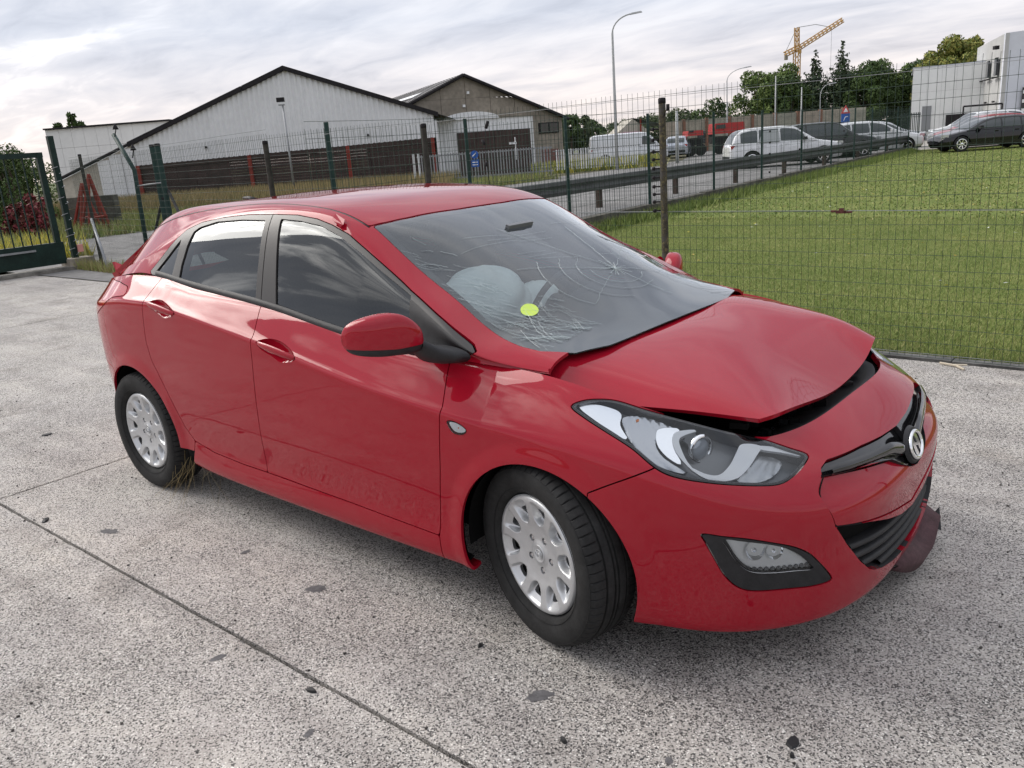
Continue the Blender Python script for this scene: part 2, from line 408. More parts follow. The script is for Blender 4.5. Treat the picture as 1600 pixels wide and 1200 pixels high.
def upper_grid(nx=260, nt=70):
    x = np.linspace(UX[0], UX[-1], nx); k = np.array(UX)[::-1]
    col = lambda a: spline(k, np.array(a)[::-1], x)
    b = col(BELT); f = col(FRAME); e = col(EDGE); m = col(MID); z = col([[t] for t in TOPZ])[:, 0]
    g = (b * .5 + f * .5) + np.stack([.016 * np.clip((f[:, 1] - b[:, 1]) / .3, 0, 1), 0 * x], 1)
    ln = np.stack([b, g, f, e, m, np.stack([0*x, z], 1), m * [-1, 1]], 0)
    kn = np.array([0, .2, .4, .52, .76, 1.0, 1.24]); t = np.linspace(0, 1, nt)
    P = spline(kn, ln, t)
    return np.concatenate([np.broadcast_to(x[None, :, None], P.shape[:2] + (1,)), P], 2).transpose(1, 0, 2)
# ---------------------------------------------------------------- the setting
RV = Vector((math.sin(YAW), -math.cos(YAW), 0)); FV = Vector((math.cos(YAW), math.sin(YAW), 0)); BZ = YAW - PI/2
def gp(lat, dep, z=0.0):
    """a ground position: metres to the right and ahead of where the photographer stood"""
    q = Vector((CAM[0], CAM[1], 0)) + RV * lat + FV * dep; q.z = z; return q
def sheet(name, poly, z, m, kind='structure', parent=None, thick=0.0):
    n = len(poly)
    if thick: o = MB().prism(poly, z - thick, z, 'z').build(name, m, parent)
    else: o = MB().add([(x, y, z) for x, y in poly], [tuple(range(n))]).build(name, m, parent)
    if kind and not parent: o['kind'] = kind
    return o
def concrete_mat():
    m = mat('exposed_aggregate_concrete', (.4, .38, .35), .85, 0, .3); t = NT(m); v = t.n('NewGeometry').outputs['Position']
    big = t.noise(v, .55, 5, .62); mid = t.noise(v, 3.2, 5, .65, .4); fine = t.noise(v, 160, 3, .6)
    mp = t.n('Mapping'); t.l(v, mp.inputs[0]); wv = t.n('TexNoise', Scale=40.0, Detail=2.0); t.l(v, wv.inputs[0])
    add = t.n('VectorMath', _operation='MULTIPLY_ADD'); t.l(wv.outputs['Color'], add.inputs[0]); add.inputs[1].default_value = (.012, .012, .012); t.l(v, add.inputs[2])
    vo = t.n('TexVoronoi', Scale=105.0); t.l(add.outputs[0], vo.inputs['Vector']); vo2 = t.n('TexVoronoi', Scale=240.0); t.l(add.outputs[0], vo2.inputs['Vector'])
    sepc = t.n('SeparateColor'); t.l(vo.outputs['Color'], sepc.inputs[0])
    sep2 = t.n('SeparateColor'); t.l(vo2.outputs['Color'], sep2.inputs[0])
    worn = t.math('ADD', t.math('MULTIPLY', big, .85), t.math('MULTIPLY', mid, .35)); worn = t.math('SUBTRACT', worn, .10)
    cement = t.ramp(worn, [(.36, (.54, .505, .465)), (.5, (.46, .435, .405)), (.64, (.36, .34, .32))])
    cement = t.mix(cement, t.ramp(t.noise(v, 1.1, 6, .7), [(.35, (.80, .80, .82)), (.65, (1.1, 1.09, 1.06))]), .8, 'MULTIPLY')
    peb = t.ramp(sepc.outputs[0], [(.0, (.055, .055, .06)), (.35, (.12, .115, .115)), (.6, (.27, .25, .23)), (1.0, (.62, .59, .55))])
    # pebbles show where the skin is worn away
    edge = t.ramp(vo.outputs['Distance'], [(.30, (1, 1, 1)), (.52, (0, 0, 0))])
    vis = t.ramp(t.math('ADD', worn, t.math('MULTIPLY', sepc.outputs[1], .30)), [(.56, (0, 0, 0)), (.72, (1, 1, 1))])
    fac = t.math('MULTIPLY', edge, vis); c = t.mix(cement, peb, fac)
    grit = t.ramp(t.math('ADD', sep2.outputs[0], t.math('MULTIPLY', worn, .35)), [(.84, (1, 1, 1)), (.97, (.16, .16, .165))]); c = t.mix(c, grit, .95, 'MULTIPLY')
    c = t.mix(c, (.80, .78, .74), t.ramp(sep2.outputs[2], [(.90, (0, 0, 0)), (.97, (.85, .85, .85))]))
    ms = t.n('Mapping'); t.l(v, ms.inputs[0]); ms.inputs['Scale'].default_value = (.35, 3.2, 1); ms.inputs['Rotation'].default_value = (0, 0, .12); c = t.mix(c, t.ramp(t.noise(ms.outputs[0], 1.3, 4, .6), [(.34, (.84, .83, .83)), (.5, (1, 1, 1)), (.68, (1.10, 1.09, 1.07))]), .9, 'MULTIPLY')
    c = t.mix(c, t.ramp(fine, [(.3, (.84, .84, .84)), (.7, (1.1, 1.1, 1.1))]), .8, 'MULTIPLY')
    blot = t.ramp(t.noise(v, 2.3, 3, .5, .6), [(.30, (.78, .77, .76)), (.44, (1, 1, 1))]); c = t.mix(c, blot, 1.0, 'MULTIPLY')
    t.l(c, t.b.inputs['Base Color'])
    h = t.math('SUBTRACT', t.math('MULTIPLY', fac, .6), t.math('MULTIPLY', fine, .5)); t.bump(h, .45, .004)
    return m
CONC = concrete_mat(); ASPH = speckle('worn_asphalt', (.20, .195, .19), .3, .8, .9, .3, .01)
def lawn_mat():
    m = mat('mown_lawn', (.06, .10, .02), .9, 0, .15); t = NT(m); v = t.n('NewGeometry').outputs['Position']
    a = t.noise(v, .7, 6, .65); b = t.noise(v, 9, 5, .7); f = t.noise(v, 90, 3, .7)
    c = t.ramp(t.math('ADD', t.math('MULTIPLY', a, .55), t.math('MULTIPLY', b, .45)), [(.36, (.105, .145, .038)), (.5, (.165, .205, .06)), (.66, (.245, .25, .09))])
    c = t.mix(c, t.ramp(f, [(.3, (.55, .6, .5)), (.7, (1.35, 1.3, 1.2))]), .8, 'MULTIPLY'); t.l(c, t.b.inputs['Base Color']); t.bump(f, .6, .03); return m
LAWN = lawn_mat(); ROUGH = speckle('rough_ground', (.11, .10, .06), .5, 1.2, .95, .4, .03); DRYG = speckle('far_fields', (.10, .12, .05), .4, .05, .95, 0)
base = sheet('ground', [(-900, -900), (900, -900), (900, 900), (-900, 900)], -.16, DRYG)
yb = sheet('concrete_yard', [(-15.6, -30), (30, -30), (30, 3.26), (-15.6, 3.26)], -.055, mat('joint_filler', (.035, .033, .03), .95), thick=.1)
YX = [-15.6, -9.25, -3.28, 2.70, 8.7, 14.7, 30]; YY = [-30, -12.6, -7.0, -1.445, 3.25]
JG = .006
rg = random.Random(5)
def slab_poly(x0, x1, y0, y1):
    """slab outline with slightly spalled arrises"""
    P = []
    def side(a, b, nrm, jit):
        n = max(2, int(math.dist(a, b) / .09)) if jit else 2
        for i in range(n):
            t = i / n; j = (JG + abs(rg.gauss(0, .0022)) + (rg.random() < .03) * rg.uniform(0, .012)) if jit else JG; P.append((a[0] + (b[0]-a[0])*t + nrm[0]*j, a[1] + (b[1]-a[1])*t + nrm[1]*j))
    near = x1 > -12 and x0 < 4 and y1 > -8
    side((x0, y0), (x1, y0), (0, 1), near); side((x1, y0), (x1, y1), (-1, 0), near); side((x1, y1), (x0, y1), (0, -1), near); side((x0, y1), (x0, y0), (1, 0), near); return P
for i in range(len(YX) - 1):
    for j in range(len(YY) - 1): sheet('slab', slab_poly(YX[i], YX[i+1], YY[j], YY[j+1]), 0.0, CONC, None, yb, .03)
sheet('lawn', [(-7.3, 3.42), (40, 3.42), (40, 41.5), (-10.25, 43.4)], -.004, LAWN)
sheet('road', [(-22.6, 3.3), (-7.75, 3.3), (-11.2, 46), (-30, 90), (-46, 90), (-25, 46)], -.002, ASPH)
sheet('car_park', [(-11.0, 43.3), (40, 41.3), (60, 90), (-30, 90)], -.006, speckle('pale_paving', (.36, .34, .31), .15, .6, .9))
sheet('verge', [(-22.6, 3.3), (-25, 46), (-46, 90), (-140, 90), (-120, -30), (-17, -30), (-17, 3.3)], -.004, ROUGH)
sheet('lorry_yard', [tuple(gp(-6, 62)[:2]), tuple(gp(60, 62)[:2]), tuple(gp(60, 130)[:2]), tuple(gp(-6, 130)[:2])], -.008, ASPH)
# kerb strip of dark edging under the lawn fence
ed = MB()
for x in np.arange(-7.2, 6.0, .5): ed.box((x + .25, 3.335, -.02 + rg.uniform(-.006, .006)), (.493, .10, .05), Matrix.Rotation(rg.uniform(-.01, .01), 3, 'Z'))
eo = ed.build('lawn_edging', speckle('damp_dark_concrete', (.13, .128, .12), .4, 6, .9)); tag(eo, 'dark cracked edging strip between concrete yard and lawn', 'edging')

# ---- grass blades (numpy, one mesh)
def blades(name, n, place, hmin, hmax, wid, cols, seed, lean=.5):
    r_ = np.random.default_rng(seed); P = place(r_, n); n = len(P)
    a = r_.uniform(0, 2*PI, n); h = r_.uniform(hmin, hmax, n); w_ = wid * r_.uniform(.6, 1.4, n); la = r_.uniform(0, 2*PI, n); ll = lean * h * r_.random(n)
    V = np.zeros((n, 3, 3)); dx = np.stack([np.cos(a), np.sin(a), 0*a], 1) * w_[:, None] / 2
    V[:, 0] = P - dx; V[:, 1] = P + dx; V[:, 2] = P + np.stack([ll*np.cos(la), ll*np.sin(la), h], 1)
    me = bpy.data.meshes.new(name); me.vertices.add(3*n); me.vertices.foreach_set('co', V.reshape(-1)); me.loops.add(3*n); me.loops.foreach_set('vertex_index', np.arange(3*n, dtype=np.int32)); me.polygons.add(n); me.polygons.foreach_set('loop_start', np.arange(0, 3*n, 3, dtype=np.int32)); me.polygons.foreach_set('material_index', r_.integers(0, len(cols), n).astype(np.int32)); me.update(calc_edges=True); me.validate()
    for c in cols: me.materials.append(c)
    o = bpy.data.objects.new(name, me); C.objects.link(o); o['kind'] = 'stuff'; return o
def bl_mat(nm, c):
    m = mat(nm, c, .7, 0, .25); m.node_tree.nodes['Principled BSDF'].inputs['Transmission Weight'].default_value = 0; return m
GB = [bl_mat('grass_blade_a', (.19, .245, .07)), bl_mat('grass_blade_b', (.25, .295, .09)), bl_mat('grass_blade_c', (.36, .345, .15)), bl_mat('grass_blade_d', (.13, .19, .05))]
STRAW = [bl_mat('straw_a', (.34, .26, .13)), bl_mat('straw_b', (.26, .20, .10)), bl_mat('straw_c', (.20, .19, .08))]
def near_lawn(r_, n):
    y = 3.42 + 9.0 * r_.random(n)**1.6; x = r_.uniform(-7.3, 4.5, n); k = (x > -3.9 - (y - 3.4) * .75) & (x < 1.3 + (y - 3.4) * .45); return np.stack([x[k], y[k], np.full(k.sum(), -.004)], 1)
o = blades('grass', 420000, near_lawn, .010, .032, .005, GB, 1, .9); tag(o, 'short mown grass of the lawn behind the wire fence', 'grass')
def far_lawn(r_, n):
    y = r_.uniform(12, 41, n); x = -7.3 - (y - 3.4) * .078 + r_.random(n) * 22; return np.stack([x, y, np.full(n, -.004)], 1)
o = blades('grass', 90000, far_lawn, .02, .04, .03, GB, 2, .9); tag(o, 'mown grass on the far part of the lawn', 'grass')
def wall_grass(r_, n):
    y = r_.uniform(4, 41, n); x = -7.05 - (y - 5.8) * .09 + np.abs(r_.normal(0, .22, n)); return np.stack([x, y, np.full(n, -.01)], 1)
o = blades('grass', 26000, wall_grass, .05, .26, .022, [GB[0], GB[1], GB[3]], 3, .9); tag(o, 'longer grass and weeds along the foot of the low concrete wall', 'grass')
def gate_grass(r_, n):
    x = r_.uniform(-15.4, -8, n); y = 3.55 + .06 * (-8 - x) + np.abs(r_.normal(0, .18, n)); return np.stack([x, y, np.zeros(n)], 1)
o = blades('grass', 4000, gate_grass, .05, .25, .012, [GB[1], GB[2], STRAW[1]], 4, .8); tag(o, 'weedy grass at the foot of the fence by the gate', 'grass')
def straw(r_, n):
    lat = r_.uniform(-24, -2, n); dep = r_.uniform(33, 49, n); q = np.array(CAM[:2])[None] + lat[:, None] * np.array(RV[:2])[None] + dep[:, None] * np.array(FV[:2])[None]; k = q[:, 0] < -23.2; q = q[k]; return np.concatenate([q, np.zeros((len(q), 1))], 1)
o = blades('dry_grass', 60000, straw, .25, .75, .05, STRAW, 5, .5); tag(o, 'tall dry straw-coloured grass in front of the white warehouse', 'grass')
def verge_g(r_, n):
    x = r_.uniform(-31, -22.7, n); y = r_.uniform(2, 30, n); return np.stack([x, y, np.zeros(n)], 1)
o = blades('verge_grass', 45000, verge_g, .08, .45, .04, [GB[0], GB[1], GB[2], STRAW[2]], 6, .7); tag(o, 'rough green verge grass beyond the road', 'grass')
def weeds(r_, n):
    lat = r_.uniform(2.2, 9.5, n); dep = 49.5 + r_.normal(0, .9, n); q = np.array(CAM[:2])[None] + lat[:, None] * np.array(RV[:2])[None] + dep[:, None] * np.array(FV[:2])[None]; return np.concatenate([q, np.zeros((n, 1))], 1)
YEL = bl_mat('yellow_flower', (.55, .48, .08))
o = blades('verge_weeds', 9000, weeds, .2, .75, .07, [GB[1], GB[2], GB[0], YEL], 7, .8); tag(o, 'yellow-flowering weeds below the tall street lamp', 'weeds')
def gate_weeds(r_, n):
    x = r_.uniform(-21, -17.2, n); y = r_.uniform(-3, 5.4, n); return np.stack([x, y, np.zeros(n)], 1)
o = blades('yellow_weeds', 9000, gate_weeds, .15, .6, .04, [GB[1], GB[2], YEL, YEL], 8, .8); tag(o, 'yellow-flowering weeds behind the green gate', 'weeds')
def daisies(r_, n):
    y = r_.uniform(4, 22, n); x = -4 + r_.random(n) * 9 - (y - 3.4) * .2; return np.stack([x, y, np.full(n, .03)], 1)
o = blades('daisies', 170, daisies, .008, .012, .05, [mat('daisy_white', (.85, .85, .8), .7), YEL, mat('fallen_leaf', (.55, .40, .10), .7)], 9, 3.0); tag(o, 'daisies and fallen leaves dotted over the lawn', 'flowers')

# ---- trees
BARK = speckle('tree_bark', (.10, .08, .06), .35, 3, .95, .4, .03)
def leaf_mat(nm, c):
    m = mat(nm, c, .65, 0, .25); t = NT(m); v = t.coord(); n_ = t.noise(v, .7, 4, .6)
    t.l(t.ramp(n_, [(.3, tuple(k*.6 for k in c)), (.7, tuple(k*1.35 for k in c))]), t.b.inputs['Base Color']); return m
LF = {'dark': [leaf_mat('leaf_dark_a', (.050, .085, .026)), leaf_mat('leaf_dark_b', (.075, .115, .034))], 'mid': [leaf_mat('leaf_mid_a', (.085, .135, .034)), leaf_mat('leaf_mid_b', (.13, .175, .048))], 'warm': [leaf_mat('leaf_warm_a', (.15, .185, .045)), leaf_mat('leaf_warm_b', (.26, .25, .065))], 'con': [leaf_mat('needle_a', (.034, .056, .028)), leaf_mat('needle_b', (.055, .078, .036))], 'red': [leaf_mat('red_bract', (.20, .035, .045)), leaf_mat('red_bract_b', (.13, .045, .035))], 'far': [leaf_mat('leaf_far_a', (.08, .11, .05)), leaf_mat('leaf_far_b', (.11, .135, .065))]}
def crown_mesh(name, lobes, n, size, mats, seed, parent):
    """leaf-sized faces scattered near the surface of many small lobes"""
    r_ = np.random.default_rng(seed); L = np.array(lobes, float); wgt = L[:, 3]**2; k = r_.choice(len(L), n, p=wgt / wgt.sum())
    d = r_.normal(size=(n, 3)); d /= np.linalg.norm(d, axis=1, keepdims=True); rad = L[k, 3] * (.55 + .5 * r_.random(n)**.6)
    P = L[k, :3] + d * rad[:, None] * np.stack([np.ones(n), np.ones(n), L[k, 4]], 1)
    u = r_.normal(size=(n, 3)); u /= np.linalg.norm(u, axis=1, keepdims=True); w_ = np.cross(u, d + .4 * r_.normal(size=(n, 3))); w_ /= np.linalg.norm(w_, axis=1, keepdims=True) + 1e-9
    s_ = size * r_.uniform(.5, 1.4, n)[:, None]
    V = np.stack([P - u*s_, P + w_*s_*.55, P + u*s_, P - w_*s_*.55], 1).reshape(-1, 3)
    me = bpy.data.meshes.new(name); me.vertices.add(4*n); me.vertices.foreach_set('co', V.reshape(-1)); me.loops.add(4*n); me.loops.foreach_set('vertex_index', np.arange(4*n, dtype=np.int32)); me.polygons.add(n); me.polygons.foreach_set('loop_start', np.arange(0, 4*n, 4, dtype=np.int32)); me.polygons.foreach_set('material_index', r_.integers(0, len(mats), n).astype(np.int32)); me.update(calc_edges=True); me.validate()
    for m in mats: me.materials.append(m)
    o = bpy.data.objects.new(name, me); C.objects.link(o); o.parent = parent; return o
def tree(name, pos, h, rad, kind, label, seed, group='trees beyond the fence', n=3200, base=.22, leaf=.30, conifer=False, slim=False):
    rg_ = random.Random(seed); r0 = empty(name, pos); tag(r0, label, 'tree', group); tr = max(.10, h * .022)
    tk = MB().tube([(0, 0, -.1), (rg_.uniform(-.1, .1), rg_.uniform(-.1, .1), h*.3), (rg_.uniform(-.2, .2), rg_.uniform(-.2, .2), h*.62), (0, 0, h*.9)], [tr, tr*.75, tr*.45, tr*.1], 8)
    lobes = []
    if conifer:
        m_ = 34
        for i in range(m_):
            t = i / (m_ - 1); z = h * (base + (1 - base) * t); rr_ = rad * (1 - t)**.8 * rg_.uniform(.8, 1.2); a = i * 2.4
            lobes.append((rr_*.5*math.cos(a), rr_*.5*math.sin(a), z - rr_*.15, max(.22, rr_*.62), .6)); lobes.append((0, 0, z, max(.15, rr_*.5), .8))
    else:
        for i in range(30):
            a = rg_.uniform(0, 6.28); t = rg_.random(); z = h * (base + (.92 - base) * t); env = math.sin(PI * min(1, max(.06, (t * .86 + .10))))**.6
            q = rad * env * rg_.uniform(.45, .95); s_ = rad * rg_.uniform(.22, .42)
            lobes.append((q*math.cos(a), q*math.sin(a), z, s_, 1.5 if slim else .85))
            if i % 3 == 0: tk.tube([(0, 0, h * max(.15, base * .9)), (q*.5*math.cos(a), q*.5*math.sin(a), z - .15*h*rg_.random()), (q*math.cos(a), q*math.sin(a), z)], [tr*.4, tr*.25, tr*.06], 5)
    tk.build('trunk', BARK, r0, True); crown_mesh('crown', lobes, n, leaf, LF[kind], seed, r0); return r0
T = [  # lateral, depth, height, radius, kind, conifer, label
 (27.0, 88, 7.3, 3.1, 'mid', 0, 'tall mid-green broadleaf tree left of the crane'), (30.6, 92, 7.6, 2.6, 'mid', 0, 'broadleaf tree whose crown meets the foot of the crane'), (33.0, 89, 8.6, 2.9, 'con', 1, 'left of the two dark pointed conifers'), (35.3, 88, 9.2, 3.2, 'con', 1, 'right and tallest of the two dark pointed conifers'),
 (29.0, 86, 6.2, 2.4, 'dark', 0, 'darker lower tree in front of the foot of the crane'), (37.2, 86, 6.3, 2.4, 'dark', 0, 'low dark tree against the right conifer'), (38.6, 90, 7.2, 3.0, 'dark', 0, 'dark broadleaf tree just right of the conifers'), (41.0, 92, 7.2, 2.8, 'mid', 0, 'round tree nearer the white building than the conifers'), (43.4, 90, 7.0, 3.0, 'dark', 0, 'dark tree at the left edge of the white building'), (45.4, 94, 6.8, 2.4, 'mid', 0, 'tree half hidden by the left end of the white building'),
 (24.2, 95, 5.0, 2.2, 'dark', 0, 'low dark tree above the red lorry'), (21.5, 100, 4.4, 2.3, 'far', 0, 'small tree behind the curved street lamp'), (18.5, 104, 3.9, 2.2, 'far', 0, 'small far tree right of the lichened post'), (15.8, 108, 3.6, 2.2, 'far', 0, 'small far tree behind the gabled shed'),
 (43.4, 82, 8.4, 2.6, 'warm', 0, 'yellow-green tree rising behind the low white building'), (45.6, 83, 8.5, 2.4, 'warm', 0, 'yellow-green tree beside the tall grey building'), (41.4, 82, 7.4, 1.8, 'warm', 0, 'smaller yellow-green tree above the left roof edge of the white building')]
for i, (la, de, h, r, k, cf, lb) in enumerate(T): tree('conifer_tree' if cf else 'broadleaf_tree', gp(la, de), h, r, k, lb, 20 + i, n=10000 if i < 10 or i > 13 else 4500, base=.05 if cf else .14, leaf=.15, conifer=bool(cf))
for i, (la, h) in enumerate(((3.9, 5.2), (6.3, 5.6), (8.4, 5.3), (10.4, 5.8), (12.3, 5.5), (14.0, 5.0), (2.2, 4.8))): tree('woodland_tree', gp(la * 1.02, 118 + i % 3 * 3), h - .6, 1.75, 'dark' if i % 2 else 'far', 'dark tree in the far row right of the grey gable, number %d from the gable' % [2, 3, 4, 5, 6, 7, 1][i] if False else 'dark tree of the far row between the grey gable and the gabled shed', 60 + i, group='far row of dark trees', n=1800, base=.08, leaf=.28)
for i, (la, h, lb) in enumerate(((-49.2, 8.6, 'left one of the three slim poplars above the white panelled hall'), (-47.5, 9.5, 'middle and tallest of the three slim poplars above the hall'), (-46.6, 8.2, 'right one of the three slim poplars above the hall'))): tree('poplar_tree', gp(la, 100), h, .75, 'dark', lb, 80 + i, 'slim poplars behind the panelled hall', n=1600, base=.25, leaf=.20, slim=True)
for i in range(7):
    la = -22.2 + i * .80; tree('hedge_bush', gp(la, 31 + (i % 3) * 1.2), 3.0 + .35 * math.sin(i * 2.1), 1.25, 'mid' if i % 3 else 'dark', 'green bush of the tall hedge behind the gate, %s' % ['far left, at the picture edge', 'second from the picture edge', 'third from the picture edge', 'fourth from the hall', 'third from the hall', 'second from the hall', 'next to the panelled hall'][i], 100 + i, 'hedge behind the gate', n=6500, base=.03, leaf=.055)
for i in range(7):
    tree('red_shrub', gp(-15.9 + i * .48, 24.5 + .7 * math.sin(i * 1.7)), 1.15 + .25 * (i % 2), .42, 'red', 'crimson-leaved shrub in the row seen through the gate bars', 130 + i, 'crimson shrubs behind the gate', n=900, base=.05, leaf=.06)

# ---- buildings
WHITE = speckle('white_cladding', (.76, .77, .78), .06, .5, .6, .1, .01); WHITE2 = speckle('white_panels', (.74, .74, .735), .05, .4, .55, .05, .01); CREAM = speckle('cream_render', (.46, .43, .37), .15, .8, .9)
BROWN = speckle('brown_shutter', (.055, .035, .032), .3, 1.5, .6, .1, .01); REDP = speckle('oxide_red_steel', (.23, .035, .025), .3, 4, .6); BLK = speckle('black_roof_trim', (.022, .020, .022), .3, 4, .8)
GREYC = speckle('weathered_concrete_panel', (.27, .24, .20), .25, .7, .9, .2, .02); ROOFG = speckle('dark_fibre_cement_roof', (.085, .083, .082), .35, 2.5, .9, .5, .03); GLZ = mat('dark_window_glass', (.02, .024, .028), .06, 0, .6)
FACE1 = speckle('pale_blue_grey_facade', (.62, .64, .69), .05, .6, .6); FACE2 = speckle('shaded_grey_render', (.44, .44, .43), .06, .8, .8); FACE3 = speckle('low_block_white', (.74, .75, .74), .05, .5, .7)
def building(name, lat, dep, label, rz=0.0): r0 = empty(name, gp(lat, dep), BZ + rz); return tag(r0, label, 'building')
# 1: white ribbed gable. local x along the facade, y away, z up
b1 = building('warehouse', -11.45, 50, 'white ribbed gabled warehouse with dark brown shutters and black roof edge'); X0 = -9.25; X1 = 8.2
dt = lambda x: 2.12 + (x - X0) / (X1 - X0) * .33                      # head of the shutters
rf = lambda x: 6.70 - abs(x) * (3.2 / 8.73)
V = []; F = []; xs = np.arange(X0, X1 + .001, .075); k = 0
for i, x in enumerate(xs):
    yy = (0, 0, -.07, -.07)[i % 4]
    V += [(x, yy, dt(x)), (x, yy, rf(x))]
    if i: F.append((2*i-2, 2*i, 2*i+1, 2*i-1))
MB().add(V, F).build('ribbed_cladding', WHITE, b1, fix=False)
for s_, (xa, xb) in enumerate(((0, 8.4), (-9.4, -2.5))):
    V = [(xa, -.22, rf(xa) + .20), (xb, -.22, rf(xb) + .20), (xb, -.22, rf(xb) - .06), (xa, -.22, rf(xa) - .06)]; V += [(x, .3, z) for x, y, z in V]
    if s_ == 0: pass
    MB().add(V, [(0, 1, 2, 3), (7, 6, 5, 4), (0, 4, 5, 1), (1, 5, 6, 2), (2, 6, 7, 3), (3, 7, 4, 0)]).build('roof_verge', BLK, b1)
V = [(0, -.20, rf(0) + .20), (-2.45, -.20, rf(-2.45) + .20), (-2.45, -.20, rf(-2.45) - .08), (0, -.20, rf(0) - .08)]; V += [(x, .3, z) for x, y, z in V]
MB().add(V, [(0, 1, 2, 3), (7, 6, 5, 4), (0, 4, 5, 1), (1, 5, 6, 2), (2, 6, 7, 3), (3, 7, 4, 0)]).build('roof_verge', BLK, b1)
for s_ in (-1, 1): MB().add([(0, -.1, rf(0) + .1), (s_*9.3, -.1, rf(9.3) + .1), (s_*9.3, 28, rf(9.3) + .1), (0, 28, rf(0) + .1)], [(0, 1, 2, 3)]).build('roof', ROOFG, b1)
MB().box((X1 + .02, 14, 1.7), (.1, 28, 3.4)).build('side_wall', WHITE, b1)
posts = [X0 + .15, -2.65, 3.05, 7.95]
for xa, xb in zip(posts, posts[1:]):
    n = max(1, round((xb - xa) / 1.15)); w_ = (xb - xa) / n
    for i in range(n):
        x = xa + w_ * (i + .5); h = dt(x); pm = MB()
        for q in range(int(h / .16)): pm.box((x, .06 + (q % 2) * .012, .08 + q * .16), (w_ - .015, .05, .155))
        pm.build('shutter_panel', BROWN, b1)
MB().prism([(X0, dt(X0) - .24), (X1 - .1, dt(X1) - .24), (X1 - .1, dt(X1) + .02), (X0, dt(X0) + .02)], -.02, .10, 'y').build('lintel', BROWN, b1)
for x in posts: MB().box((x, -.06, dt(x)/2), (.20, .16, dt(x))).build('post', REDP, b1)
for x in (-5.0, 4.3): MB().lathe([(0, 0), (.05, .02), (.07, -.10), (0, -.1)], 10, 'z', (x, -.12, 2.9)).build('wall_lamp', BLK, b1)
# lean-to on its left
V = [(-13.7, -.04, 1.58), (X0, -.04, 3.28), (X0, -.04, 0), (-13.7, -.04, 0)]; MB().add(V + [(x, 12, z) for x, y, z in V], [(3, 2, 1, 0), (4, 5, 6, 7), (0, 1, 5, 4), (0, 4, 7, 3)]).build('lean_to_wall', CREAM, b1)
for x0 in np.arange(-13.5, X0 - .2, .72):
    zt = 1.58 + (x0 + .35 + 13.7) / (13.7 + X0) * 1.70
    if x0 > -11.6: MB().box((x0 + .35, -.09, zt/2 - .02), (.68, .06, zt - .08)).build('wall_panel', WHITE, b1)
MB().tube([(-13.9, -.15, 1.62), (X0, -.15, 3.38)], .09, 6).build('roof_verge', BLK, b1)
# 2: panelled hall behind
b2 = building('hall', -26.2, 60, 'white panelled hall at the far left behind the warehouse')
MB().box((0, 6, 2.5), (8.4, 12, 5.0)).build('core', mat('hall_core', (.12, .12, .12), .9), b2)
for i in range(10):
    for j in range(4): MB().box((-4.2 + .84 * (i + .5), -.04, .62 + 1.25 * j), (.825, .08, 1.235)).build('panel', WHITE2, b2)
for j in range(6):
    MB().box((-4.24, .9 + j * 1.9, 2.5), (.08, 1.86, 5.0)).build('side_panel', WHITE2, b2)
MB().box((0, 5.9, 5.05), (8.6, 12.3, .10)).build('roof_edge', BLK, b2)
# 3: grey concrete gable with white lower front, turned a little
b3 = building('gabled_store', -1.47, 53.2, 'grey concrete gabled store with white lower front and brown doors', math.radians(20)); b3.scale = (1.06, 1.06, 1.06); gx = lambda x: 5.58 - abs(x + .15) * .425
for j, (za, zb_) in enumerate(((3.2, 4.35), (4.36, 5.7))):
    xb = np.linspace(-6, 5.9, 9)
    for xa, xc in zip(xb, xb[1:]):
        pts = [(xa + .012, za), (xc - .012, za)]
        ta, tc_ = min(zb_, gx(xa + .012)), min(zb_, gx(xc - .012))
        if max(ta, tc_) <= za + .02: continue
        pk = [(xc - .012, max(tc_, za))]
        if xa < -.15 < xc: pk.append((-.15, min(zb_, gx(-.15))))
        pk.append((xa + .012, max(ta, za))); MB().prism(pts + pk, -.05, .15, 'y').build('concrete_panel', GREYC, b3)
MB().prism([(-6, 0), (4.05, 0), (4.05, 3.2), (-6, 3.2)], .02, .25, 'y').build('front_wall', WHITE, b3)
MB().prism([(4.05, 0), (5.9, 0), (5.9, 3.2), (4.05, 3.2)], -.03, .25, 'y').build('corner_wall', GREYC, b3)
MB().prism([(.2 + 1.7 * math.cos(t), 3.2 + .42 * math.sin(t)) for t in np.linspace(0, PI, 14)], -.09, -.051, 'y').build('painted_arc', WHITE, b3)
for s_ in (-1, 1):
    V = [(-.15, -.25, 5.62), (-.15 + s_ * 6.3, -.25, 5.62 - 6.3 * .425), (-.15 + s_ * 6.3, 17, 5.62 - 6.3 * .425), (-.15, 17, 5.62)]; ro = MB()
    n = 30
    for i in range(n):
        ya, yb_ = -.25 + 17.25 * i / n, -.25 + 17.25 * (i + .5) / n; yc = -.25 + 17.25 * (i + 1) / n
        for p0, p1, dz in ((ya, yb_, .0), (yb_, yc, .05)): ro.add([(-.15, p0, 5.62 + dz), (-.15 + s_*6.3, p0, 2.94 + dz), (-.15 + s_*6.3, p1, 2.94 + dz), (-.15, p1, 5.62 + dz)], [(0, 1, 2, 3)])
    ro.build('corrugated_roof', ROOFG, b3)
    MB().tube([(-.15, -.3, 5.60), (-.15 + s_*6.4, -.3, 2.88)], .10, 6).build('roof_verge', BLK, b3)
MB().add([(-2.0, 2, 4.94), (-2.6, 2, 4.69), (-2.6, 10, 4.69), (-2.0, 10, 4.94)], [(0, 1, 2, 3)]).build('roof_light', WHITE, b3)
dw = 4.55
for i in range(4): MB().box((-.45 + dw/4 * (i + .5) - .3, -.02, 1.25), (dw/4 - .02, .10, 2.5)).build('brown_door_leaf', BROWN, b3)
